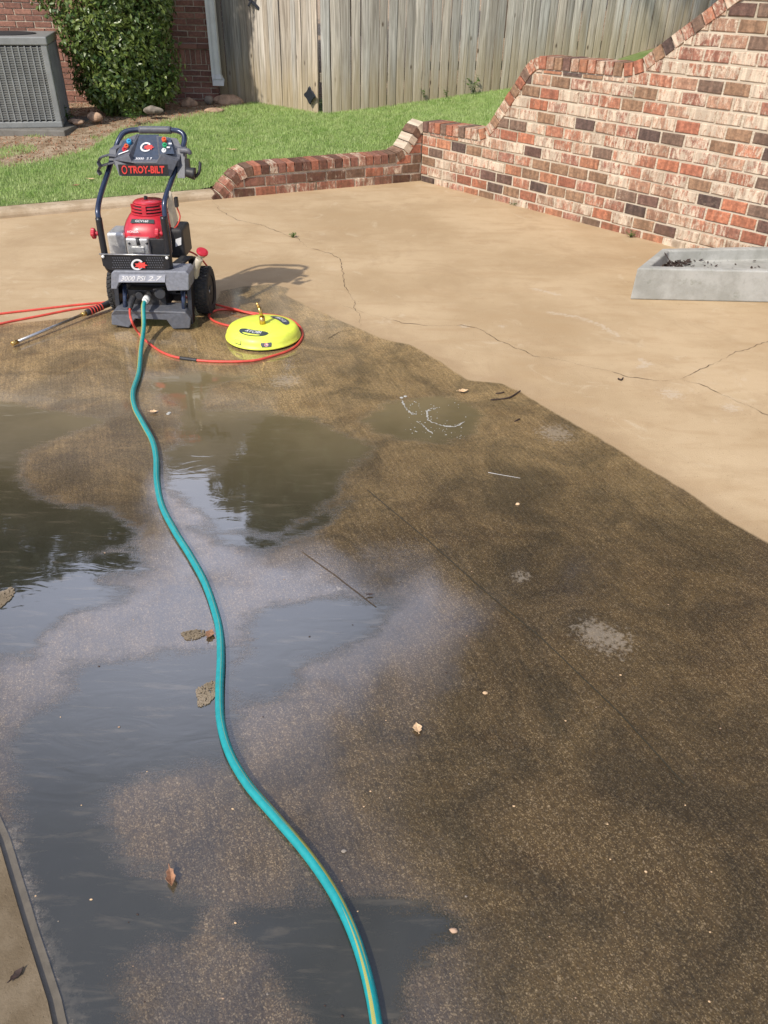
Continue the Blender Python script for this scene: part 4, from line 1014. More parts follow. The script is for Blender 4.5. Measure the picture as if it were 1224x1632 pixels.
for rr_ in (.0095, .0072): o1 += [lift(fD, .002)(rr_*math.cos(a), rr_*math.sin(a)) for a in [2*math.pi*i/20 for i in range(20)]]
mb.add(o1, [(i, (i+1) % 20, 20+(i+1) % 20, 20+i) for i in range(20)]); mb.build('sticker_ring', M_['signred'], sc)
mb = MB(); mb.cyl((cx, cy, .074), (cx, cy, .115), .017, .016, 6); mb.cyl((cx, cy, .112), (cx-.012, cy, .165), .010, .009, 14); mb.cyl((cx-.012, cy, .165), (cx-.022, cy, .19), .007, .006, 12); mb.cyl((cx-.014, cy, .17), (cx-.017, cy, .176), .009, .009, 12)
mb.build('brass_fitting', M_['brass'], sc)

# ------------------------------------------------------------------ pressure washer
pw = thing('pressure_washer', 'red and black petrol pressure washer on two wheels with a navy tube handle', 'pressure washer', (-1.29, 4.1, 0))
def wp(l, Y=None): return [tuple(W(*p)) if Y is None else tuple(W(p[0], p[1], Y)) for p in l]
TR = .0135
# handle
hl = [(167, 402, 4.03), (163, 380, 4.03), (158, 352, 4.04), (156, 335, 4.06), (160, 312, 4.12), (172, 275, 4.22), (184, 238, 4.31), (190, 222, 4.34), (197, 212, 4.36), (208, 208, 4.37), (223, 207, 4.375), (250, 207, 4.375), (272, 207.5, 4.375), (284, 209, 4.36), (292, 214, 4.35), (294, 224, 4.33), (289, 242, 4.29), (278, 275, 4.2), (266, 308, 4.11), (262, 325, 4.07), (263, 345, 4.05), (268, 375, 4.03), (271, 405, 4.02)]
mb = MB(); mb.tube(wp(hl), TR, 16, res=5); mb.build('handle', M_['navy'], pw)
mb = MB(); mb.tube(wp([(222, 207, 4.375), (247, 207, 4.375), (273, 207.5, 4.375)]), .0185, 18, res=4); mb.build('grip', M_['greyplastic'], pw)
for l in ([(157, 347, 4.02), (161, 372, 4.015), (166, 400, 4.01), (169, 418, 4.01), (176, 430, 4.03), (190, 436, 4.08)], [(260, 345, 4.02), (264, 372, 4.015), (268, 400, 4.01), (271, 425, 4.01), (276, 437, 4.06)]):
    mb = MB(); P_ = wp(l); mb.tube(P_, .0165, 12, res=4); mb.build('frame_tube', M_['blackpaint'], pw)
def knob(px, py, Y, sgn):
    c = Vector(W(px, py, Y)); mb = MB(); loops = []
    for h_, r_ in ((-.012, .018), (-.008, .024), (.006, .025), (.010, .020)):
        l = []
        for j in range(40):
            a = 2*math.pi*j/40; rr_ = r_*(1+.1*math.copysign(abs(math.cos(4*a))**.5, math.cos(4*a))); l.append((c.x+h_*sgn, c.y+rr_*math.cos(a), c.z+rr_*math.sin(a)))
        loops.append(l)
    mb.loft(loops, smooth=False); mb.cyl(c, c+Vector((.032*-sgn, 0, 0)), .012, .010, 14); mb.build('knob', M_['red'], pw, bevel=.002)
knob(149, 372, 4.02, -1); knob(251, 372, 4.02, -1)
# control panel: faceted dashboard
def Wz(l): return [tuple(W(*p)) for p in l]
bot = [(189, 281, 4.15), (272, 281, 4.15)]
# front fascia
mb = MB(); fr = Wz([(180, 254, 4.19), (205, 247, 4.16), (210, 258, 4.15), (249, 258, 4.15), (255, 248, 4.16), (284, 256, 4.19), (272, 281, 4.16), (190, 281, 4.16)])
bkf = [tuple(np.array(p)+np.array([0, .035, .006])) for p in fr]; mb.loft([fr, bkf]); mb.build('panel_fascia', M_['greyplastic'], pw, bevel=.003)
mb = MB(); tp = Wz([(178, 254, 4.19), (190, 226, 4.29), (207, 219, 4.33), (221, 211.5, 4.36), (224, 215, 4.36), (210, 257, 4.17), (205, 247, 4.17)])
for q_ in ([(180, 254, 4.2), (192, 224, 4.30), (219, 213, 4.34), (204, 247, 4.2)], [(253, 249, 4.2), (249, 216, 4.33), (282, 220, 4.32), (292, 238, 4.28), (285, 256, 4.2)], [(218, 213, 4.345), (223, 213, 4.35), (211, 258, 4.19), (204, 247, 4.19)]):
    mb = MB(); tp = Wz(q_); bt = [tuple(np.array(p)-np.array([0, .0, .03])) for p in tp]; mb.loft([tp, bt]); mb.build('panel_shell', M_['greyplastic'], pw, bevel=.002)
mb = MB(); tp = Wz([(210, 258, 4.185), (222, 214, 4.34), (253, 214, 4.34), (254, 258, 4.185)]); bt = [tuple(np.array(p)-np.array([0, .0, .025])) for p in tp]; mb.loft([tp, bt]); mb.build('panel_face', M_['panelblue'], pw, bevel=.002)
mb = MB(); tp = [tuple(np.array(p)+np.array([0, -.002, .003])) for p in Wz([(255, 246, 4.205), (253, 219, 4.315), (272, 221, 4.31), (278, 246, 4.21)])]; mb.add(tp, [(0, 3, 2, 1)]); mb.build('nozzle_bay', M_['panelblue'], pw)
mb = MB(); tp = [tuple(np.array(p)+np.array([0, -.002, .003])) for p in Wz([(186, 248, 4.215), (196, 226, 4.29), (212, 222, 4.3), (203, 243, 4.22)])]; mb.add(tp, [(0, 3, 2, 1)]); mb.build('nozzle_bay', M_['panelblue'], pw)
def bil(quad, e=.003):
    q = [np.array(W(*p)) for p in quad]; nn = np.cross(q[1]-q[0], q[3]-q[0]); nn /= np.linalg.norm(nn)
    if nn[1] > 0: nn = -nn
    def fn(u, v_):
        return tuple(q[0]*(1-u)*(1-v_)+q[1]*u*(1-v_)+q[2]*u*v_+q[3]*(1-u)*v_+nn*e)
    return fn
def txt_on(fn, txt, u0, u1, v0, v1, mat, name='lettering', bold=.02, shear=0, asp=None):
    mb = text_mb(txt, lambda x, y: (x, y, 0), 1, bold, shear); xs_ = [p[0] for p in mb.v]; ys_ = [p[1] for p in mb.v]
    a, b, c_, d_ = min(xs_), max(xs_), min(ys_), max(ys_)
    mb.v = [tuple(map(float, fn(lerp(u0, u1, (p[0]-a)/(b-a)), lerp(v0, v1, (p[1]-c_)/(d_-c_))))) for p in mb.v]; mb.build(name, mat, pw)
fas = bil([(190, 279.5, 4.158), (271, 279.5, 4.158), (270, 260, 4.148), (188, 260, 4.148)], .004)
mb = MB(); mb.add([fas(.01, .05), fas(.97, .05), fas(.97, .92), fas(.0, .92)], [(0, 1, 2, 3)]); mb.build('name_plate', M_['blackplastic'], pw)
fas2 = bil([(190, 279.5, 4.158), (271, 279.5, 4.158), (270, 260, 4.148), (188, 260, 4.148)], .0065)
txt_on(fas2, 'TROY-BILT', .20, .90, .2, .82, M_['signred'], bold=.035)
def ring(fn, cu_, cv_, ru, rv, inn, mat, name, seg=28, a0=0, a1=2*math.pi):
    mb = MB(); o = []; n = seg
    for k in (1, inn): o += [fn(cu_+ru*k*math.cos(lerp(a0, a1, i/n)), cv_+rv*k*math.sin(lerp(a0, a1, i/n))) for i in range(n+1)]
    mb.add(o, [(i, i+1, n+2+i, n+1+i) for i in range(n)]); mb.build(name, mat, pw)
ring(fas2, .12, .5, .055, .36, .7, M_['signred'], 'emblem')
pf = bil([(210, 258, 4.185), (250, 258, 4.185), (251, 214, 4.34), (222, 214, 4.34)], .003)
pf2 = bil([(210, 258, 4.185), (250, 258, 4.185), (251, 214, 4.34), (222, 214, 4.34)], .005)
ring(pf, .48, .52, .26, .17, .68, M_['label'], 'emblem', a0=R(35), a1=R(325))
def star(fn, cu_, cv_, ru, rv, mat):
    mb = MB(); o = []
    for i in range(14):
        a = 2*math.pi*i/14; k = (1 if i % 2 == 0 else .62); o.append(fn(cu_+ru*k*math.cos(a), cv_+rv*k*math.sin(a)*.8))
    mb.add(o+[fn(cu_, cv_)], [(i, (i+1) % 14, 14) for i in range(14)]); mb.build('emblem', mat, pw)
star(pf2, .62, .5, .26, .13, M_['signred'])
txt_on(pf2, '3000  2.7', .12, .82, .05, .13, M_['label'], shear=.2)
# nozzles
for (px, py, Y, mt) in ((206, 227, 4.27, 'blue'), (202, 235, 4.25, 'orange'), (199, 240, 4.235, 'red'), (262, 224, 4.28, 'orange'), (263, 233, 4.25, 'green'), (262, 242, 4.225, 'white')):
    c = Vector(W(px, py, Y)); mb = MB(); up_ = Vector((0, -.55, .83)); mb.cyl(c-up_*.01, c+up_*.012, .0115, .0115, 14); mb.cyl(c+up_*.012, c+up_*.02, .0055, .005, 10); mb.build('spray_nozzle', M_[mt], pw)
for i, (px, py) in enumerate(((272, 232), (269, 238), (268, 245))):
    fn = bil([(px-3, py+3, 4.24-.012*i), (px+3, py+3, 4.24-.012*i), (px+3, py-3, 4.265-.012*i), (px-3, py-3, 4.265-.012*i)], .012); mb = MB(); mb.add([fn(.1, .3), fn(.9, .3), fn(.9, .7), fn(.1, .7)], [(0, 1, 2, 3)]); mb.build('marking', M_['label'], pw)
fn = bil([(189, 248, 4.21), (205, 242, 4.22), (206, 240, 4.225), (190, 246, 4.215)], .006); mb = MB(); mb.add([fn(0, 0), fn(1, 0), fn(1, 1), fn(0, 1)], [(0, 1, 2, 3)]); mb.build('marking', M_['label'], pw)
# hose hooks left: two bands curling out
mb = MB()
for yo in (0, 14):
    l = [(186, 250+yo*.6, 4.2), (172, 248+yo, 4.2), (158, 252+yo, 4.18), (154, 260+yo, 4.16), (158, 267+yo*.9, 4.15)]
    for a, b in zip(wp(l)[:-1], wp(l)[1:]):
        a = Vector(a); b = Vector(b); mb.loft([[a+Vector((0, 0, -.004)), a+Vector((0, .05, -.004)), a+Vector((0, .05, .004)), a+Vector((0, 0, .004))], [b+Vector((0, 0, -.004)), b+Vector((0, .05, -.004)), b+Vector((0, .05, .004)), b+Vector((0, 0, .004))]])
l = [(180, 256, 4.2), (181, 238, 4.24), (189, 232, 4.27)]; mb.loft([[tuple(np.array(W(*p))+np.array([dx, dy, 0])) for dx, dy in ((-.022, 0), (.014, 0), (.014, .02), (-.022, .02))] for p in l])
mb.build('lance_hook', M_['greyplastic'], pw, bevel=.002)
# right bracket, knob hook, gun cup
mb = MB(); l = [(289, 236, 4.26), (289, 258, 4.22), (289, 284, 4.18)]
mb.loft([[tuple(np.array(W(*p))+np.array([dx, dy, 0])) for dx, dy in ((-.02, 0), (.018, 0), (.018, .05), (-.02, .05))] for p in l])
mb.tube(wp([(288, 240, 4.23), (300, 241, 4.22), (303, 246, 4.22)]), [.014, .014, .010], 10, res=3); mb.build('gun_bracket', M_['greyplastic'], pw, bevel=.003)
mb = MB(); c0 = np.array(W(296, 274, 4.16)); c1 = np.array(W(311, 277, 4.16)); mb.tube([tuple(c0), tuple((c0+c1)/2), tuple(c1)], [.022, .026, .03], 16, res=2); c2 = np.array(W(299, 262, 4.2)); mb.box(tuple(c2), (.02, .03, .05))
mb.tube(wp([(311, 282, 4.17), (317, 275, 4.17), (319, 262, 4.18), (317, 258, 4.18)]), [.007, .008, .008, .005], 8, res=3); mb.build('gun_holder', M_['blackplastic'], pw)

# perforated front plate
mb = MB(); outl = [(160, 405), (269, 407), (271, 428), (262, 433), (190, 433), (176, 431), (164, 424)]
f0 = Wz([(x, y, 3.985) for x, y in outl]); f1 = [tuple(np.array(p)+np.array([0, .012, 0])) for p in f0]; mb.loft([f0, f1]); mb.build('front_plate', M_['blackpaint'], pw, bevel=.003)
mb = MB()
for r_ in range(5):
    for cix in range(22):
        px = 180+cix*3.7+(r_ % 2)*1.8; py = 411+r_*3.8
        if abs(px-220) < 12: continue
        c = Vector(W(px, py, 3.983)); mb.box(c, (.006, .001, .0045), m=Matrix.Rotation(R(35), 3, 'Y'))
mb.build('perforation', M_['greyplastic'], pw)
mb = MB(); a = W(158, 405, 3.98); b = W(270, 407, 3.98); mb.cyl(a, b, .004, .004, 8); mb.build('plate_edge', M_['steel'], pw)
for px, py in ((164, 409), (266, 411)):
    c = Vector(W(px, py, 3.978)); mb = MB(); mb.lathe([(.008, .004), (.008, -.002), (.004, -.005), (0, -.0055)], c, 'Y', 12); mb.build('bolt', M_['white'], pw)
ef = bil([(205, 432, 3.978), (238, 432, 3.978), (238, 411, 3.978), (205, 411, 3.978)], .002); ef2 = bil([(205, 432, 3.978), (238, 432, 3.978), (238, 411, 3.978), (205, 411, 3.978)], .004)
ring(ef, .42, .5, .3, .42, .68, M_['label'], 'emblem', a0=R(30), a1=R(330)); star(ef2, .6, .46, .34, .36, M_['signred'])

# shroud with label
mb = MB(); ol = [(177, 436), (181, 432), (296, 433), (301, 438), (301, 463), (267, 464), (263, 451), (190, 450), (186, 461), (177, 461)]
f0 = Wz([(x, y, 3.965) for x, y in ol]); f1 = [tuple(np.array(p)+np.array([0, .13, .004])) for p in f0]; mb.loft([f0, f1]); mb.build('pump_shroud', M_['midgrey'], pw, bevel=.005, seg=3)
lf = bil([(189, 449.5, 3.965), (263, 449.5, 3.965), (264, 437, 3.965), (190, 437, 3.965)], .0035); mb = MB(); mb.add([lf(0, 0), lf(1, 0), lf(1, 1), lf(0, 1)], [(0, 1, 2, 3)]); mb.build('rating_label', M_['ratinglabel'], pw)
lf2 = bil([(189, 449.5, 3.965), (263, 449.5, 3.965), (264, 437, 3.965), (190, 437, 3.965)], .005); txt_on(lf2, '3000 PSI', .05, .58, .18, .82, M_['label'], shear=.2); txt_on(lf2, '2.7', .63, .93, .2, .8, M_['label'], shear=.2)
# legs, foot
for l in ([(199, 452, 4.04), (200, 499, 3.99)], [(291, 454, 4.04), (294, 503, 3.99)]):
    mb = MB(); P_ = wp(l); mb.cyl(P_[0], P_[1], .0125, .0125, 14); mb.build('leg', M_['navy'], pw)
mb = MB(); ft = [(176, 506), (183, 498), (296, 501), (305, 512), (303, 527), (276, 528), (266, 514), (216, 512), (206, 526), (178, 521)]
fb = [(186, 492), (190, 490), (288, 493), (294, 495)]
f0 = [np.array(W(x, y, 3.955)) for x, y in ft]
f1 = []
for p in f0:
    q = p.copy(); k = max(0, (p[2]-.045)/.05); q[1] += .11; q[2] = max(p[2], .0) if p[2] > .03 else p[2]; q[0] = -1.29+(q[0]+1.29)*.95; f1.append(q)
for p in f0+f1: p[2] = max(p[2]+.012, .001)
f0[0][1] += .02
f1 = [np.array([q[0], q[1], q[2]+(.012 if q[2] > .05 else 0)]) for q in f1]
mb.loft([[tuple(p) for p in f0], [tuple(p) for p in f1]]); mb.build('foot', M_['greyplastic'], pw, bevel=.006, seg=3)
xr = W(303, 500, 4.02)[0]
for xs_ in (xr+.005, -1.46):
    mb = MB(); poly = [(3.99, .02), (4.04, .02), (4.10, .14), (4.2, .17), (4.24, .26), (4.06, .27)]
    mb.loft([[(xs_-.012, y, z) for y, z in poly], [(xs_+.012, y, z) for y, z in poly]]); mb.build('side_frame', M_['blackpaint'], pw, bevel=.003)
mb = MB(); mb.tube([(-1.56, 4.22, .125), (-1.0, 4.22, .125)], .012, 10, smooth_path=False); mb.build('axle', M_['steel'], pw)
mb = MB(); c = W(240, 470, 4.1); mb.box(tuple(c), (.2, .14, .10)); mb.cyl(W(222, 470, 4.05), W(222, 472, 4.0), .022, .02, 14); mb.cyl(W(255, 468, 4.12), W(255, 468, 4.0), .03, .028, 16); mb.cyl(W(256, 478, 4.04), W(256, 488, 4.04), .012, .010, 10)
mb.cyl(W(235, 465, 4.05), W(238, 470, 3.99), .014, .012, 10); mb.cyl(W(244, 462, 3.99), W(262, 458, 4.03), .006, .006, 8); mb.build('pump', M_['blackplastic'], pw, bevel=.004)
mb = MB(); mb.box(tuple(W(240, 455, 4.16)), (.40, .12, .06)); mb.box(tuple(W(280, 470, 4.2)), (.09, .06, .05)); mb.build('under_tray', M_['blackpaint'], pw, bevel=.006)
# wheels
def wheel(xc, yc, r, wd, parent):
    t_ = MB(); p_ = [(r*.62, -wd/2+.006), (r*.8, -wd/2), (r*.95, -wd*.46), (r*.985, -wd*.36), (r*.985, wd*.36), (r*.95, wd*.46), (r*.8, wd/2), (r*.62, wd/2-.006)]
    loops = []; seg = 48
    for rr_, h_ in p_: loops.append([(xc+h_, yc+rr_*math.cos(2*math.pi*j/seg), r+rr_*math.sin(2*math.pi*j/seg)) for j in range(seg)])
    t_.loft(loops, cap=False, smooth=True)
    for j in range(34):
        a = 2*math.pi*j/34
        for k, (hx, tw) in enumerate(((-.3, .35), (.0, -.35), (.3, .35))):
            aa = a+(.09 if k == 1 else 0); c = Vector((xc+hx*wd, yc+r*.99*math.cos(aa), r+r*.99*math.sin(aa)))
            m_ = Matrix.Rotation(aa-math.pi/2, 3, 'X') @ Matrix.Rotation(tw, 3, 'Z'); t_.box(c, (wd*.26, .011, .008), m=m_)
    ty = t_.build('tyre', M_['rubber'], parent)
    h = MB(); h.lathe([(r*.64, -wd*.38), (r*.62, -wd*.2), (r*.25, -wd*.1), (r*.22, wd*.3), (r*.25, wd*.2), (r*.6, wd*.18), (r*.64, wd*.38)], (xc, yc, r), 'X', 32)
    h.lathe([(r*.2, -wd*.3), (r*.2, wd*.42), (.012, wd*.44), (.0, wd*.45)], (xc, yc, r), 'X', 16)
    for j in range(5):
        a = 2*math.pi*j/5; h.box((xc+wd*.22, yc+r*.4*math.cos(a), r+r*.4*math.sin(a)), (.012, .02, r*.42), m=Matrix.Rotation(a-math.pi/2, 3, 'X'))
    h.build('rim', M_['blackplastic'], parent)
for xc in (-1.035, -1.505):
    we = bpy.data.objects.new('wheel', None); S.collection.objects.link(we); we.parent = pw; we.location = (xc+1.29, 4.24-4.1, .126)
    wheel(xc, 4.24, .126, .085, we)
# engine -------------------------------------------------------------
ec = np.array(W(228, 375, 4.27)); ex, ey = ec[0], 4.27
zc = lambda py: W(228, py, 4.2)[2]
def sq_loop(cx_, cy_, z, rx_, ry_, p=3.2, n=36, dz=0):
    l = []
    for j in range(n):
        a = 2*math.pi*j/n; ca, sa = math.cos(a), math.sin(a); k = (abs(ca)**p+abs(sa)**p)**(-1/p)
        l.append((cx_+rx_*ca*k, cy_+ry_*sa*k, z+dz*(-sa)))
    return l
z0_, z1_, z2_, z3_ = zc(376), zc(366), zc(347), zc(335)
exl = W(191, 372, 4.16)[0]; exr = W(264, 372, 4.16)[0]; hx = (exr-exl)/2; mxc = (exl+exr)/2
mb = MB(); CL = [(z0_-.004, hx, .15, 4.27, 3.5), (z0_+.012, hx*1.01, .152, 4.27, 3.5), (z1_+.012, hx*.985, .142, 4.27, 3.2), (z1_+.04, hx*.93, .125, 4.275, 3.0), (z2_+.004, hx*.84, .105, 4.285, 2.6), (z2_+.01, hx*.79, .1, 4.285, 2.3)]
mb.loft([sq_loop(mxc+.004*k_, c_y, z, rx_, ry_, p_) for k_, (z, rx_, ry_, c_y, p_) in enumerate(CL)], cap=True, smooth=True); mb.build('engine_cowl', M_['red'], pw)
mb = MB(); gz = z2_+.004; gc = (mxc+.018, 4.285)
for i in range(4):
    z = gz+.0145*(i+.6); k = 1-.05*i
    mb.loft([sq_loop(*gc, z, hx*.80*k, .1*k, 2.1), sq_loop(*gc, z+.006, hx*.79*k, .099*k, 2.1), sq_loop(*gc, z+.0065, hx*.5*k, .07*k, 2.1)], cap=True, smooth=False)
mb.lathe([(hx*.66, 0), (hx*.6, .006), (hx*.3, .012), (0, .013)], (*gc, gz+.0145*4.1), seg=40)
for a in (-92, -25, 205, 90): mb.box((gc[0]+hx*.72*math.cos(R(a)), gc[1]+.088*math.sin(R(a)), gz+.026), (.022, .014, .052), rot=R(a+90), m=None)
mb.build('recoil_grille', M_['red'], pw)
mb = MB(); mb.loft([sq_loop(*gc, gz-.004, hx*.72, .09, 2.1), sq_loop(*gc, gz+.058, hx*.62, .08, 2.1)]); mb.build('grille_core', M_['acdark'], pw)
c = np.array(W(232, 327, 4.27)); mb = MB(); mb.tube([tuple(c+np.array([-.012, 0, -.01])), tuple(c+np.array([0, 0, .012])), tuple(c+np.array([.008, 0, .045]))], [.014, .009, .010], 10, res=3); mb.build('pull_handle', M_['blackplastic'], pw)
# decals on the cowl face
fy = 4.27-.152
def cowlf(e):
    za, ya = z1_+.044, 4.275-.123; zb, yb = z2_-.001, 4.285-.108; xa_, xb_ = mxc-.055, mxc+.07
    return lambda u, v_: (lerp(xa_, xb_, u), lerp(ya, yb, v_)-e*.8, lerp(za, zb, v_)+e*.5)
fd = cowlf(.002); mb = MB(); mb.add([fd(0, .05), fd(1, .05), fd(.97, .95), fd(.03, .95)], [(0, 1, 2, 3)]); mb.build('decal', M_['stickerdark'], pw)
txt_on(cowlf(.004), 'GCV160', .2, .75, .25, .75, M_['label'])
fh = bil([(203, 371, fy), (221, 371, fy), (221, 367, fy), (203, 367, fy)], .004); txt_on(fh, 'HONDA', 0, 1, 0, 1, M_['label'], bold=.03)
# cylinder head, muffler guard, air box, fuel tank
def box_px(x0_, y0_, x1_, y1_, Yf, dep, mat, name, bev=.008, taper=1):
    a = np.array(W(x0_, y1_, Yf)); b = np.array(W(x1_, y0_, Yf)); mb = MB(); cx_ = (a[0]+b[0])/2; wx = abs(b[0]-a[0]); hz = abs(b[2]-a[2])
    f0 = [(cx_+sx_*wx/2*taper, Yf, a[2]+(0 if sz_ < 0 else hz)) for sx_, sz_ in ((-1, -1), (1, -1), (1, 1), (-1, 1))]
    f1 = [(cx_+sx_*wx/2, Yf+.02, a[2]+(0 if sz_ < 0 else hz)) for sx_, sz_ in ((-1, -1), (1, -1), (1, 1), (-1, 1))]; f2 = [(p[0], p[1]+dep, p[2]) for p in f0]
    mb.loft([f0, f1, f2]); return mb.build(name, mat, pw, bevel=bev, seg=3)
box_px(196, 374, 262, 408, 4.16, .2, M_['acdark'], 'crankcase')
box_px(175, 372, 197, 408, 4.12, .16, M_['silver'], 'muffler_guard', .014)
box_px(203, 381, 236, 409, 4.08, .1, M_['silver'], 'valve_cover', .008, .92)
box_px(211, 394, 229, 403, 4.074, .02, M_['silver'], 'valve_cover_boss', .002)
mb = MB(); c = W(219, 379, 4.09); mb.cyl(c, tuple(np.array(c)+np.array([.004, -.012, -.035])), .012, .009, 12); mb.build('spark_plug_cap', M_['blackplastic'], pw)
for px, py in ((206, 388), (234, 388)):
    mb = MB(); mb.lathe([(.006, .002), (.006, -.003), (.003, -.004), (0, -.004)], W(px, py, 4.079), 'Y', 10); mb.build('bolt', M_['blackpaint'], pw)
box_px(241, 381, 262, 407, 4.10, .1, M_['blackplastic'], 'air_box', .005)
o = box_px(271, 366, 290, 412, 4.22, .18, M_['blackplastic'], 'fuel_tank', .015)
a = np.array(W(272, 366, 4.2)); 
mb = MB(); fx = W(289, 390, 4.22)[0]+.0025; zt_, zb_ = W(289, 380, 4.25)[2], W(289, 395, 4.25)[2]; mb.add([(fx, 4.25, zb_), (fx, 4.36, zb_+.01), (fx, 4.36, zt_+.01), (fx, 4.25, zt_)], [(0, 1, 2, 3)]); mb.build('tank_label', M_['label'], pw)
ft_ = bil([(280, 393, 4.218), (289, 390, 4.218), (289, 378, 4.218), (280, 381, 4.218)], .003); mb = MB(); mb.add([ft_(0, 0), ft_(1, 0), ft_(1, 1), ft_(0, 1)], [(0, 1, 2, 3)]); mb.build('tank_label', M_['label'], pw)
mb = MB(); tg = Wz([(270, 304, 4.10), (273, 306, 4.10), (284, 350, 4.15), (277, 363, 4.13), (273, 362, 4.12), (267, 330, 4.1)]); mb.add(tg, [tuple(range(6))]); mb.build('hang_tag', M_['bottle'], pw, solid=.0015)
mb = MB(); mb.tube(wp([(279, 316, 4.3), (282, 330, 4.32), (287, 345, 4.32), (283, 358, 4.28), (276, 366, 4.24)]), .004, 8); mb.build('throttle_cable', M_['redhose'], pw)
mb = MB(); mb.box(tuple(W(281, 322, 4.28)), (.018, .03, .05)); mb.build('throttle_lever', M_['blackplastic'], pw, bevel=.004)
mb = MB(); mb.tube([tuple(W(288, 400, 4.33)), tuple(W(305, 402, 4.4)), tuple(W(320, 412, 4.42)), tuple(W(330, 424, 4.44))], .005, 8); mb.build('fuel_line', M_['redhose'], pw)
# fender and detergent bottle
mb = MB(); l = [(272, 427, 4.07), (285, 421, 4.12), (298, 411, 4.18), (308, 413, 4.24), (310, 424, 4.28)]
mb.loft([[tuple(np.array(W(*p))+np.array([dx, 0, dz])) for dx, dz in ((-.03, 0), (.03, 0), (.03, .012), (-.03, .012))] for p in l]); mb.build('fender', M_['blackplastic'], pw, bevel=.003)
mb = MB(); mb.box(tuple(W(292, 445, 4.2)), (.07, .2, .11)); mb.build('side_cover', M_['greyplastic'], pw, bevel=.012)
mb = MB(); mb.tube(wp([(306, 470, 4.2), (308, 445, 4.18), (312, 427, 4.15), (318, 412, 4.14)]), [.032, .032, .022, .019], 14, res=4); mb.build('detergent_bottle', M_['bottle'], pw)
mb = MB(); c = np.array(W(322, 403, 4.14)); up_ = np.array([.35, -.3, .85]); up_ /= np.linalg.norm(up_); mb.cyl(c-up_*.02, c+up_*.0, .019, .027, 18); mb.build('bottle_neck', M_['bottle'], pw)
mb = MB(); mb.cyl(c, c+up_*.012, .031, .031, 24); mb.cyl(c+up_*.012, c+up_*.015, .026, .02, 24); mb.build('bottle_cap', M_['red'], pw, bevel=.002)

# ------------------------------------------------------------------ debris
def leaf(px, py, s, ang, mat, label, z=0.004, name='dead_leaf', curl=.35, terrain=False, asp=.5):
    p = G(px, py, z)
    if terrain:
        for _ in range(6): p = G(px, py, float(zlawn(p[0], p[1]))+.02)
    mb = MB(); n = 7; L_ = []; Rr_ = []; Cc = []
    ca, sa = math.cos(ang), math.sin(ang)
    for i in range(n):
        f = i/(n-1); x = (f-.5)*s; w_ = s*asp*.5*math.sin(math.pi*f**.8)*(1+.25*math.sin(i*2.3))+.0004; zc_ = p[2]+.002+curl*s*(f-.5)**2*1.2
        for a, lst, dz in ((w_, L_, curl*w_*1.1), (-w_, Rr_, curl*w_*.9), (0, Cc, 0)): lst.append((p[0]+x*ca-a*sa, p[1]+x*sa+a*ca, zc_+dz))
    mb.add(L_+Cc+Rr_, [(i, n+i, n+i+1, i+1) for i in range(n-1)]+[(n+i, 2*n+i, 2*n+i+1, n+i+1) for i in range(n-1)])
    mb.tube([Cc[0], (Cc[0][0]-ca*s*.2, Cc[0][1]-sa*s*.2, Cc[0][2]+.002)], [.0012, .0008], 5, smooth_path=False)
    o = mb.build(name, M_[mat], solid=.0008); tag(o, label, 'leaf'); return o
leaf(665, 1161, .032, R(100), 'leafpale', 'pale curled leaf lying alone on the grainy wet concrete', asp=.7)
leaf(335, 1011, .035, R(80), 'leafbrown', 'reddish brown leaf caught against the teal garden hose', asp=.7)
leaf(273, 1402, .042, R(-70), 'leafbrown', 'brown curled leaf at the lower left puddle edge', asp=.45, curl=.8)
leaf(738, 625, .05, R(20), 'leafpale', 'torn pale leaf near the foam rings', asp=.5, curl=.6)
leaf(372, 239, .09, R(10), 'leafpale', 'long pale leaf lying on the lawn above the low wall', terrain=True, asp=.3)
leaf(146, 286, .06, R(0), 'leafpale', 'pale leaf on the grass left of the washer handle', terrain=True)
leaf(122, 296, .06, R(40), 'leafbrown', 'brown leaf on the grass near the curb at the left', terrain=True)
leaf(28, 1553, .03, R(60), 'stick', 'dark leaf on the slab in the bottom left corner', z=.014, asp=.4)
leaf(245, 657, .035, R(10), 'leafpale', 'white scrap floating right of the hose near the puddle', asp=.6)
leaf(590, 948, .022, R(10), 'stick', 'small dark leaf at the top edge of the middle puddle', asp=.3)
def stick(pts, r, label, mat='stick'):
    mb = MB(); P_ = [tuple(G(*p, r)+np.array([0, 0, random.uniform(0, r*.8)])) for p in pts]; mb.tube(P_, [r*random.uniform(.6, 1.1) for _ in P_], 7, res=4); tag(mb.build('stick', M_[mat]), label, 'stick')
stick([(782, 638), (800, 636), (812, 634), (822, 628), (829, 623)], .0042, 'dark crooked stick lying at the wet edge right of the foam')
stick([(778, 753), (800, 757), (829, 762)], .0009, 'thin straight white straw on the wet concrete', 'label')
stick([(790, 627), (797, 627), (803, 625)], .003, 'tiny dark twig just above the crooked stick')
stick([(820, 672), (828, 668)], .003, 'tiny dark twig right of the foam puddle')
stick([(985, 604), (990, 606), (993, 602)], .004, 'dark crumb of bark beside the long crack')
def pebble(px, py, s, mat, label, group=None, seed=0):
    p = G(px, py); rs = np.random.default_rng(seed); ph = rs.uniform(0, 6, 3); mb = MB(); loops = []
    for i in range(6):
        f = i/5; r = math.sin(math.pi*(.15+.8*f))
        loops.append([(p[0]+s*r*(1+.18*math.sin(2*a+ph[0])+.1*math.sin(3*a+ph[1]))*math.cos(a), p[1]+s*.75*r*(1+.15*math.sin(2*a+ph[2]))*math.sin(a), -s*.1+s*.9*f) for a in [2*math.pi*j/9 for j in range(9)]])
    mb.loft(loops, smooth=True); o = mb.build('pebble', M_[mat]); tag(o, label, 'pebble', group); return o
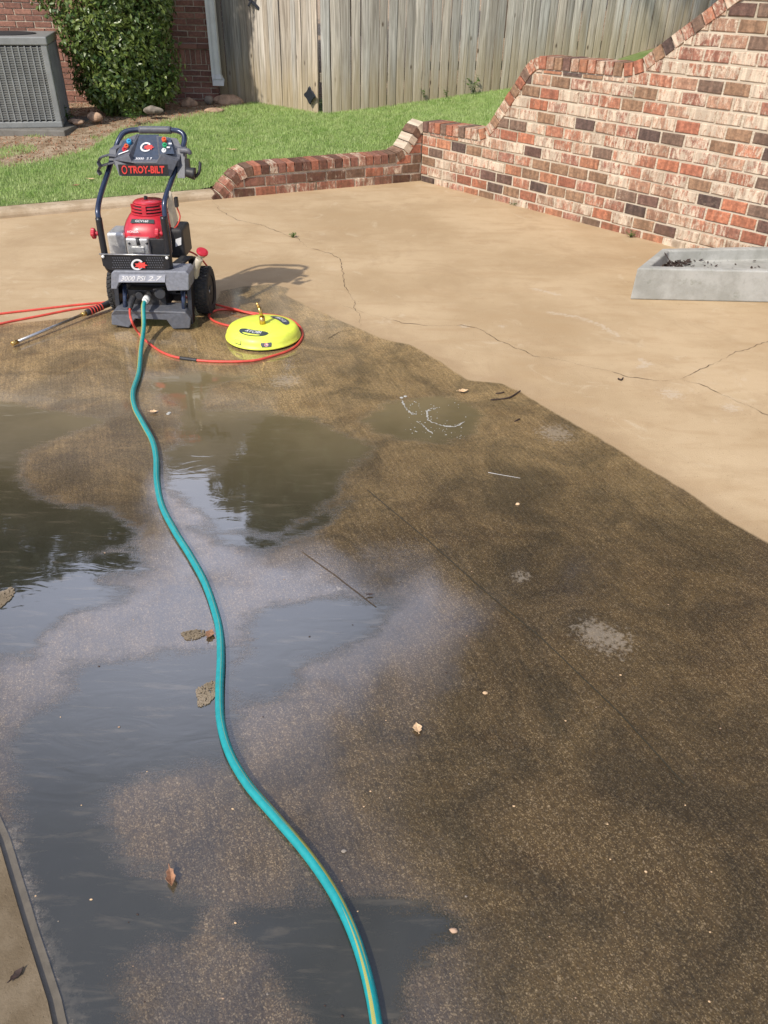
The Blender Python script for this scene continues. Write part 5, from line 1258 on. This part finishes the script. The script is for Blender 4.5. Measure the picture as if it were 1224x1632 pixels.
pebble(723, 1484, .0085, 'rock', 'tan pebble at the edge of the bottom puddle', seed=1)
pebble(773, 1105, .007, 'leafpale', 'pale pebble on the grainy wet concrete above the lone pale leaf', seed=2)
pebble(548, 1357, .006, 'rockgrey', 'dark grey pebble right of the hose, in the lower part', seed=3)
pebble(825, 804, .009, 'leafpale', 'pale stone chip on the wet concrete below the straw', seed=4)
rs = random.Random(5)
for i in range(70):
    px, py = rs.uniform(20, 1180), rs.uniform(880, 1620)
    if abs(px-350-(max(0, py-1150))*.5) < 30: continue
    pebble(px, py, rs.uniform(.0014, .0034), rs.choice(['rockgrey', 'rock', 'leafpale', 'stick']), 'tiny grit crumb scattered on the wet concrete', 'grit crumbs scattered on the wet concrete', seed=i)
# spalled patches showing coarse gravel beside the hose
def spall(px, py, sx, sy, label):
    c = G(px, py); rs = np.random.default_rng(int(px)); mb = MB()
    for i in range(int(6000*sx*sy*100)):
        a = rs.uniform(0, 6.28); r = math.sqrt(rs.uniform(0, 1)); x = c[0]+sx*r*math.cos(a)*(1+.2*math.sin(3*a)); y = c[1]+sy*r*math.sin(a)*(1+.2*math.sin(2*a)); s = rs.uniform(.0015, .005)
        mb.box((x, y, .001+s*.2), (s, s*.8, s*.7), rot=rs.uniform(0, 3))
    tag(mb.build('gravel', M_['gravel']), label, 'gravel', kind='stuff')
spall(330, 1106, .028, .042, 'broken gravelly patch of concrete left of the teal hose')
spall(308, 1012, .035, .02, 'small rough gravelly patch beside the red brown leaf')
spall(4, 955, .025, .05, 'rough gravel patch at the left edge of the photo')
# foam rings
mb = MB(); rs = random.Random(3)
def blob(px, py, s):
    p = G(px, py); loops = []
    for i in range(4):
        f = i/3; r = math.cos(f*1.35); loops.append([(p[0]+s*r*math.cos(a), p[1]+s*r*math.sin(a), .001+s*.35*f) for a in [2*math.pi*j/8 for j in range(8)]])
    mb.loft(loops, smooth=True)
def arc(pts, n, s):
    for i in range(n):
        f = i/(n-1)*(len(pts)-1); k = min(int(f), len(pts)-2); f -= k; blob(lerp(pts[k][0], pts[k+1][0], f)+rs.uniform(-1.5, 1.5), lerp(pts[k][1], pts[k+1][1], f)+rs.uniform(-.9, .9), s*rs.uniform(.25, .8))
for l_ in ([(640, 638), (645, 650), (655, 660), (664, 661)], [(700, 650), (686, 652), (680, 660), (682, 670), (697, 677)], [(697, 678), (712, 681), (726, 680), (740, 672)], [(668, 674), (678, 682), (690, 692)]):
    rb_ = ribbon(gp(l_), .0085, .004, .0022, .006, gaps=True); mb.add(rb_.v, rb_.f)
arc([(640, 638), (648, 652), (656, 660), (664, 660)], 14, .005); arc([(700, 650), (686, 652), (680, 660), (682, 670), (695, 676)], 18, .005); arc([(706, 678), (720, 680), (735, 675)], 10, .005); arc([(668, 674), (678, 682), (690, 692)], 8, .005)
for _ in range(70): blob(rs.uniform(645, 745), rs.uniform(640, 700), rs.uniform(.001, .0035))
for q in ((249, 656), (270, 658), (268, 660), (640, 634), (646, 632)): blob(*q, .009)
tag(mb.build('foam', M_['foam']), 'white soap foam arcs floating on the shallow puddle', 'foam', kind='stuff')
